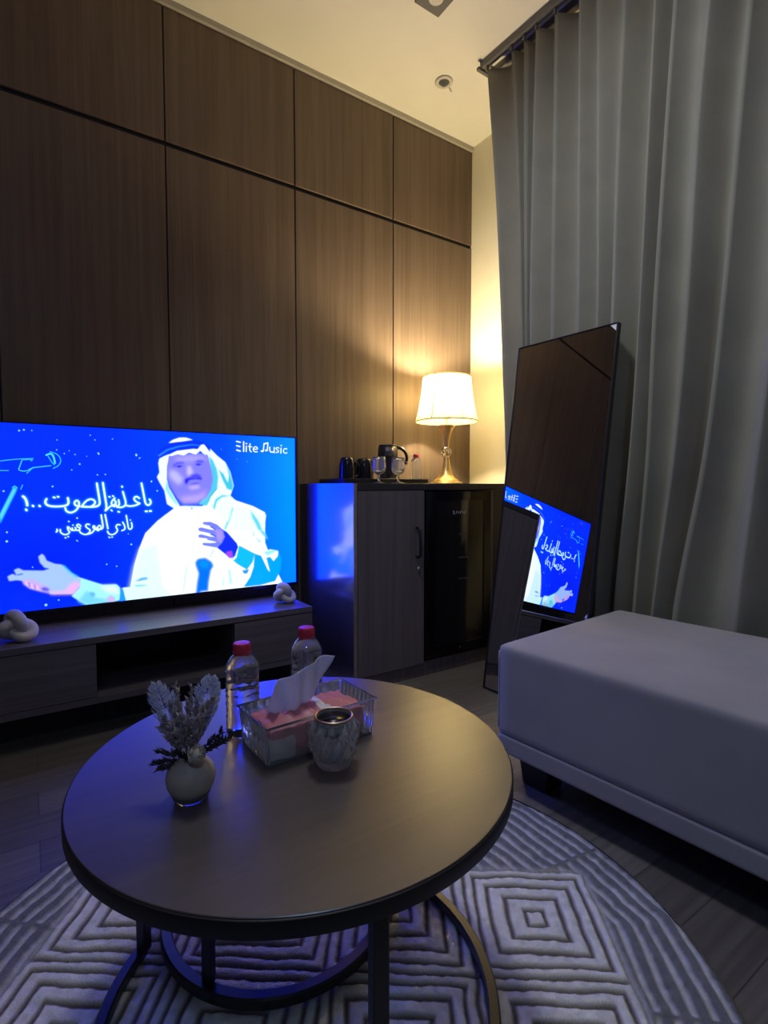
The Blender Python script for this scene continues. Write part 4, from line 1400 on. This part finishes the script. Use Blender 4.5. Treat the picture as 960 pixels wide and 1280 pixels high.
rg = rug()
bm = bmesh.new()
lathe(bm, [(RR - 0.006, 0.0005), (RR + 0.001, 0.0015), (RR + 0.0015, 0.005), (RR - 0.005, 0.0095)], n=160, cx=RCX, cy=RCY, cap0=False, cap1=False)
rb = mesh_obj('rug_binding', bm, pm('rug_edge', (0.20, 0.19, 0.19), 0.9, noise=0.1), smooth=True)
rb.parent = rg
tag(rg, 'round grey carved rug with nested squares beneath the coffee table', 'rug')

# ================================================================== THINGS ON THE COFFEE TABLE
ZT = TT
water_bottle('water_bottle', 'clear water bottle with red cap behind the left end of the tissue box', (0.314, 0.928, ZT), 0.0300, 0.165, 'water bottles on the coffee table')
water_bottle('water_bottle', 'clear water bottle with red cap behind the popped up tissue', (0.452, 0.948, ZT), 0.0305, 0.168, 'water bottles on the coffee table')

# clear ribbed box
BX, BY = 0.303, 0.780
tb = thing('tissue_box', 'clear ribbed plastic tissue box holding a pink packet of tissues', 'tissue box', (BX, BY, ZT), R(3))
bl_, bd_, bh_ = 0.205, 0.108, 0.066


def wallpiece(x0, x1, y0, y1, z0, z1, n_, axis, amp):
    """a wall of the box, ribbed along its length"""
    bm = bmesh.new()
    t_ = 0.0024
    for i in range(n_ + 1):
        f = i / n_
        rib = amp * math.cos(f * n_ * PI)
        pass
    rows_ = []
    for i in range(n_ * 4 + 1):
        f = i / (n_ * 4)
        rib = amp * math.sin(f * n_ * 2 * PI)
        for_ = []
        for (dz, out) in ((0, -0.002), (1, 0.004)):
            z = z0 + (z1 - z0) * dz
            if axis == 'x':
                p0 = (x0 + (x1 - x0) * f, y0 + rib - out * (1 if y0 < 0.05 else -1), z)
                p1 = (p0[0], p0[1] + (t_ if y0 < 0.05 else -t_), z)
            else:
                p0 = (x0 + rib - out * (1 if x0 < 0.1 else -1), y0 + (y1 - y0) * f, z)
                p1 = (p0[0] + (t_ if x0 < 0.1 else -t_), p0[1], z)
            for_ += [bm.verts.new(p0), bm.verts.new(p1)]
        rows_.append(for_)
    for i in range(len(rows_) - 1):
        a, b_ = rows_[i], rows_[i + 1]
        bm.faces.new((a[0], b_[0], b_[2], a[2]))
        bm.faces.new((a[1], a[3], b_[3], b_[1]))
        bm.faces.new((a[2], b_[2], b_[3], a[3]))
        bm.faces.new((a[0], a[1], b_[1], b_[0]))
    for e in (rows_[0], rows_[-1]):
        bm.faces.new((e[0], e[2], e[3], e[1]))
    return bm


mesh_obj('box_base', B(0.001, bl_ - 0.001, 0.001, bd_ - 0.001, 0.0, 0.003, bev=0.0006), M['acrylic'], tb)
mesh_obj('front_wall', wallpiece(0.003, bl_ - 0.003, 0.0, 0, 0.003, bh_, 1, 'x', 0.0), M['acrylic'], tb, smooth=False)
mesh_obj('back_wall', wallpiece(0.003, bl_ - 0.003, bd_, 0, 0.003, bh_, 12, 'x', 0.0016), M['acrylic'], tb, smooth=True)
mesh_obj('side_wall', wallpiece(0.0, 0, 0.0, bd_, 0.003, bh_, 6, 'y', 0.0012), M['acrylic'], tb, smooth=True)
mesh_obj('side_wall', wallpiece(bl_, 0, 0.0, bd_, 0.003, bh_, 8, 'y', 0.0022), M['acrylic'], tb, smooth=True)
bm = bmesh.new()
o_ = 0.0045
tube(bm, [(-o_, -o_, bh_), (bl_ + o_, -o_, bh_), (bl_ + o_, bd_ + o_, bh_), (-o_, bd_ + o_, bh_)], 0.0022, n=8, closed=True)
mesh_obj('rim', bm, M['acrylic'], tb, smooth=True)

pk = thing('tissue_packet', 'pink and white soft packet of tissues lying inside the clear box', 'tissues', (BX + 0.1 * math.cos(R(3)) - 0.054 * math.sin(R(3)), BY + 0.1 * math.sin(R(3)) + 0.054, ZT + 0.0035), R(3))


def packet():
    bm = bmesh.new()
    bmesh.ops.create_cube(bm, size=1.0)
    bmesh.ops.subdivide_edges(bm, edges=list(bm.edges), cuts=20, use_grid_fill=True)
    rnd = random.Random(2)
    ph = [rnd.random() * 6 for _ in range(6)]
    for v in bm.verts:
        x_, y_, z_ = v.co * 2
        p = Vector((x_ * 0.090, y_ * 0.046, (z_ + 1) * 0.5 * 0.050))
        k = 1 - 0.10 * (abs(x_) ** 4) * abs(z_)
        p.y *= k
        if z_ > 0.5:
            p.z += 0.010 * (1 - x_ * x_) * (1 - y_ * y_)
            p.z += 0.0032 * math.sin(16 * x_ + 5 * y_ + ph[0]) * (1 - y_ * y_) + 0.002 * math.sin(29 * x_ - 9 * y_ + ph[1])
        p += Vector((0.0012 * math.sin(9 * z_ + 11 * y_), 0.0014 * math.sin(13 * x_ + 6 * z_), 0))
        v.co = p
    for f in bm.faces:
        c = f.calc_center_median()
        white = (c.x < -0.045 and c.z < 0.036) or abs(c.x - 0.02) < 0.008 and c.z > 0.04
        f.material_index = 1 if white else 0
    return bm


o = mesh_obj('wrapper', packet(), None, pk, smooth=True, mats=[M['pack_pink'], M['pack_white']])


def tissue_sheet():
    bm = bmesh.new()
    n_ = 34
    g = []
    for i in range(n_ + 1):
        row = []
        for j in range(n_ + 1):
            u, v = i / n_, j / n_
            xb, xt = -0.076 + 0.092 * u, -0.066 + 0.118 * u
            zt = 0.050 + 0.012 * min(1.0, u * 2.2) ** 0.8 + 0.022 * u
            zb = 0.0 + 0.016 * max(0.0, u - 0.80) / 0.20
            pinch = 1 - 0.04 * math.sin(PI * v) * (1 - v)
            x_ = (xb + (xt - xb) * v) * pinch
            y_ = 0.010 * math.sin(8 * u + 1.0) * (0.5 + 0.5 * v) + 0.005 * math.sin(19 * u + 5 * v) - 0.012 * v + 0.010 * v * v * math.sin(3 * u)
            row.append(bm.verts.new((x_, y_, 0.056 + zb + (zt - zb) * v + 0.0015 * math.sin(23 * u))))
        g.append(row)
    for i in range(n_):
        for j in range(n_):
            bm.faces.new((g[i][j], g[i + 1][j], g[i + 1][j + 1], g[i][j + 1]))
    return bm


o = mesh_obj('tissue_sheet', tissue_sheet(), M['tissue'], pk, smooth=True)
o['label'] = 'white tissue popped up out of the packet'
sm = o.modifiers.new('thick', 'SOLIDIFY')
sm.thickness = 0.0006

# crystal candle glass
cd = thing('candle_glass', 'ornate crystal candle cup with gold rim and dark filling', 'candle', (0.397, 0.734, ZT))
cd.scale = (0.94, 0.94, 0.97)


def carve(a, i, z, r):
    if z < 0.022:
        return 0.0010 * math.cos(24 * a)
    if z < 0.070:
        return 0.0046 * math.sin(5 * a + 40 * z) * math.sin((z - 0.02) * 62) + 0.0030 * math.cos(11 * a - 120 * z) + 0.0012 * math.cos(23 * a + 260 * z)
    return 0.0


prof = [(0.022, 0.0), (0.0265, 0.002), (0.0285, 0.006)]
for k in range(22):
    z = 0.010 + 0.060 * k / 21
    prof.append((0.0295 + 0.0115 * math.sin(min(1, (z - 0.006) / 0.056) * PI * 0.56), z))
prof += [(0.036, 0.074), (0.0335, 0.079), (0.0325, 0.0825), (0.0300, 0.0825), (0.0285, 0.076), (0.0290, 0.060), (0.0270, 0.030), (0.0230, 0.016)]
mesh_obj('glass_cup', lathe(bmesh.new(), prof, n=110, mod=carve), M['relief_glass'], cd, smooth=True)
bm = bmesh.new()
lathe(bm, [(0.0, 0.060), (0.0280, 0.0605), (0.0284, 0.0770), (0.0290, 0.0795), (0.0, 0.0800)], n=48, cap0=False, cap1=False)
o = mesh_obj('wax', bm, M['wax'], cd, smooth=True)
o['label'] = 'near black candle filling'
bm = bmesh.new()
tube(bm, [(0.0315 * math.cos(2 * PI * k / 64), 0.0315 * math.sin(2 * PI * k / 64), 0.0835) for k in range(64)], 0.0021, n=10, closed=True)
o = mesh_obj('gold_rim', bm, M['gold_rim'], cd, smooth=True)

# vase with dried flowers
VX, VY = 0.183, 0.770
va_ = thing('bud_vase', 'small round beige vase with clear glass foot on the coffee table', 'vase', (VX, VY, ZT))
bm = bmesh.new()
lathe(bm, [(0.017, 0.0), (0.0225, 0.001), (0.0255, 0.006), (0.0285, 0.0138)], n=40)
mesh_obj('glass_foot', bm, M['glass'], va_, smooth=True)
bm = bmesh.new()
lathe(bm, [(0.0270, 0.0128), (0.0292, 0.0155), (0.0325, 0.022), (0.0345, 0.032), (0.0325, 0.043), (0.026, 0.052), (0.019, 0.057), (0.0175, 0.062), (0.0195, 0.066), (0.0175, 0.066), (0.0155, 0.061), (0.017, 0.056)], n=48)
mesh_obj('body', bm, M['ceramic'], va_, smooth=True)

bq = thing('dried_bouquet', 'bouquet of dried grey sprigs and pale feathery ferns in the vase', 'dried flowers', (VX, VY, ZT + 0.056))
cr = Vector((0.829, -0.5586, 0))      # sideways as the bouquet is spread
cf = Vector((0.5586, 0.829, 0))


def pos(s, d, z):
    return cr * s + cf * d + Vector((0, 0, z))


def leaf(bm, p, d, ln, w, rnd, thick=0.0006):
    d = d.normalized()
    side = d.cross(Vector((rnd.uniform(-1, 1), rnd.uniform(-1, 1), rnd.uniform(-1, 1)))).normalized()
    nrm = d.cross(side).normalized()
    c = [p, p + d * ln * 0.35 + side * w, p + d * ln, p + d * ln * 0.35 - side * w]
    m = p + d * ln * 0.45 + nrm * w * 0.5
    a = [bm.verts.new(q) for q in c]
    t = bm.verts.new(m)
    u = bm.verts.new(m - nrm * (w * 0.5 + thick))
    for i in range(4):
        bm.faces.new((a[i], a[(i + 1) % 4], t))
        bm.faces.new((a[(i + 1) % 4], a[i], u))


def fern(side, dep, top, lean, seed):
    rnd = random.Random(seed)
    bm = bmesh.new()
    n_ = 56
    base = pos(side * 0.1, 0.004, 0.002)
    tip = pos(side, dep, top)
    ctrl = pos(side * 0.62, dep * 0.5, top * 0.45)
    sp = []
    for i in range(n_ + 1):
        t = i / n_
        sp.append(base * (1 - t) ** 2 + ctrl * 2 * t * (1 - t) + tip * t * t)
    tube(bm, sp, 0.0007, n=5)
    for i in range(8, n_):
        t = i / n_
        d0 = (sp[min(i + 1, n_)] - sp[i - 1]).normalized()
        w = 0.025 * math.sin(min(1.0, (1.06 - t) * 2.2) * PI / 2) * min(1, (t - 0.15) * 3)
        for s in (-1, 1):
            out = (cr * s + d0 * 0.75 + cf * rnd.uniform(-0.35, 0.35)).normalized()
            pts = [sp[i], sp[i] + out * w * 0.6, sp[i] + out * w + Vector((0, 0, -0.0015))]
            leaf(bm, sp[i], out, w * 1.1, 0.0019, rnd)
            for q in (0.45, 0.75):
                leaf(bm, sp[i] + out * w * q, (out + d0 * 0.8).normalized(), w * 0.45, 0.0016, rnd)
    return mesh_obj('fern_plume', bm, M['fern'], bq)


for (s, d, tp, sd) in ((-0.054, 0.012, 0.108, 1), (0.026, 0.018, 0.116, 2)):
    f = fern(s, d, tp, 0, sd)
    f['label'] = 'pale bleached feathery frond'


def sprig(side, dep, top, mat, seed, lw=0.0024, ll=0.010, dens=3):
    rnd = random.Random(seed)
    bm = bmesh.new()
    base = pos(rnd.uniform(-0.006, 0.006), rnd.uniform(-0.006, 0.006), 0.0)
    tip = pos(side, dep, top)
    ctrl = pos(side * 0.55, dep * 0.55, top * 0.62)
    n_ = 22
    sp = [base * (1 - t) ** 2 + ctrl * 2 * t * (1 - t) + tip * t * t for t in [i / n_ for i in range(n_ + 1)]]
    tube(bm, sp, 0.0008, n=5)
    for i in range(7, n_ + 1):
        d0 = (sp[min(i + 1, n_)] - sp[i - 1]).normalized()
        for q in range(dens):
            out = Vector((rnd.uniform(-1, 1), rnd.uniform(-1, 1), rnd.uniform(-0.6, 0.6)))
            out = (out.normalized() * 0.75 + d0).normalized()
            leaf(bm, sp[i], out, ll * rnd.uniform(0.6, 1.15), lw * rnd.uniform(0.7, 1.2), rnd)
    return mesh_obj('dried_sprig', bm, mat, bq)


specs = [(-0.034, -0.006, 0.062), (-0.030, 0.006, 0.076), (-0.022, -0.012, 0.058), (-0.018, 0.004, 0.080), (-0.010, -0.010, 0.068), (-0.004, 0.006, 0.084), (0.002, -0.012, 0.062), (0.008, 0.004, 0.070),
         (0.014, -0.010, 0.064), (0.020, 0.004, 0.074), (0.026, -0.006, 0.070), (-0.040, 0.000, 0.046), (-0.026, -0.014, 0.040), (0.012, -0.016, 0.044), (0.031, 0.002, 0.088), (-0.012, -0.016, 0.048)]
for i, (s, d, t) in enumerate(specs):
    sprig(s, d, t, M['dried'], 20 + i, lw=0.0026, ll=0.011, dens=4)
for i, (s, d, t) in enumerate(((-0.021, 0.004, 0.106), (0.001, 0.004, 0.104), (0.010, 0.002, 0.086))):
    sprig(s, d, t, M['dried_cream'] if i == 0 else M['dried'], 60 + i, lw=0.0024, ll=0.010, dens=2)
for i, (s, d, t) in enumerate(((0.046, -0.006, 0.042), (0.058, -0.004, 0.036), (0.052, 0.004, 0.028), (-0.048, -0.008, 0.000), (-0.036, -0.014, -0.004), (-0.044, 0.0, 0.012), (-0.010, -0.020, 0.020), (0.004, -0.020, 0.014))):
    k_ = sprig(s, d, t, M['dried_dark'], 80 + i, lw=0.0022, ll=0.012, dens=3)
    k_['label'] = 'dark dried leaf spray'
# dried flower bud hanging over the lip
bm = bmesh.new()
rnd = random.Random(9)
fc = pos(0.017, -0.022, 0.017)
ellipsoid(bm, fc, 0.010, 0.010, 0.011, u=14, v=10)
for i in range(26):
    a, b_ = rnd.uniform(0, 2 * PI), rnd.uniform(-0.6, 1.2)
    d = Vector((math.cos(a) * math.cos(b_), math.sin(a) * math.cos(b_), math.sin(b_)))
    leaf(bm, fc + d * 0.0085, (d * 0.3 + Vector((0, 0, 1)) * 0.7 + d.cross(Vector((0, 0, 1))) * 0.5), 0.009, 0.0042, rnd)
o = mesh_obj('flower_head', bm, M['dried_cream'], bq)
o['label'] = 'beige dried flower head'

# ================================================================== CEILING FITTINGS
sp_ = thing('ceiling_spotlight', 'small round recessed ceiling fitting with pale ring above the lamp corner', 'spotlight', (1.815, 2.148, CZ))
bm = bmesh.new()
lathe(bm, [(0.026, -0.001), (0.043, -0.001), (0.045, -0.004), (0.040, -0.008), (0.028, -0.007), (0.026, -0.001)], n=48, cap0=False, cap1=False)
mesh_obj('trim_ring', bm, M['white_metal'], sp_, smooth=True)
bm = bmesh.new()
lathe(bm, [(0.029, -0.0005), (0.027, -0.004), (0.012, -0.005), (0.011, -0.020), (0.004, -0.022)], n=32)
mesh_obj('lamp_core', bm, M['grey_metal'], sp_, smooth=True)
bm = bmesh.new()
tube(bm, [(0.042, 0.010, -0.004), (0.056, 0.016, -0.010), (0.070, 0.022, -0.009)], 0.0018, n=6)
mesh_obj('clip', bm, M['grey_metal'], sp_)

sq = thing('ceiling_downlight', 'dark grey square surface fitting at the top edge of the ceiling', 'downlight', (1.46, 1.78, CZ))
mesh_obj('housing', B(-0.065, 0.065, -0.065, 0.065, -0.040, 0.0, bev=0.003), M['grey_metal'], sq)
bm = bmesh.new()
lathe(bm, [(0.030, -0.042), (0.030, -0.0395)], n=40)
mesh_obj('lens', bm, M['white_metal'], sq)
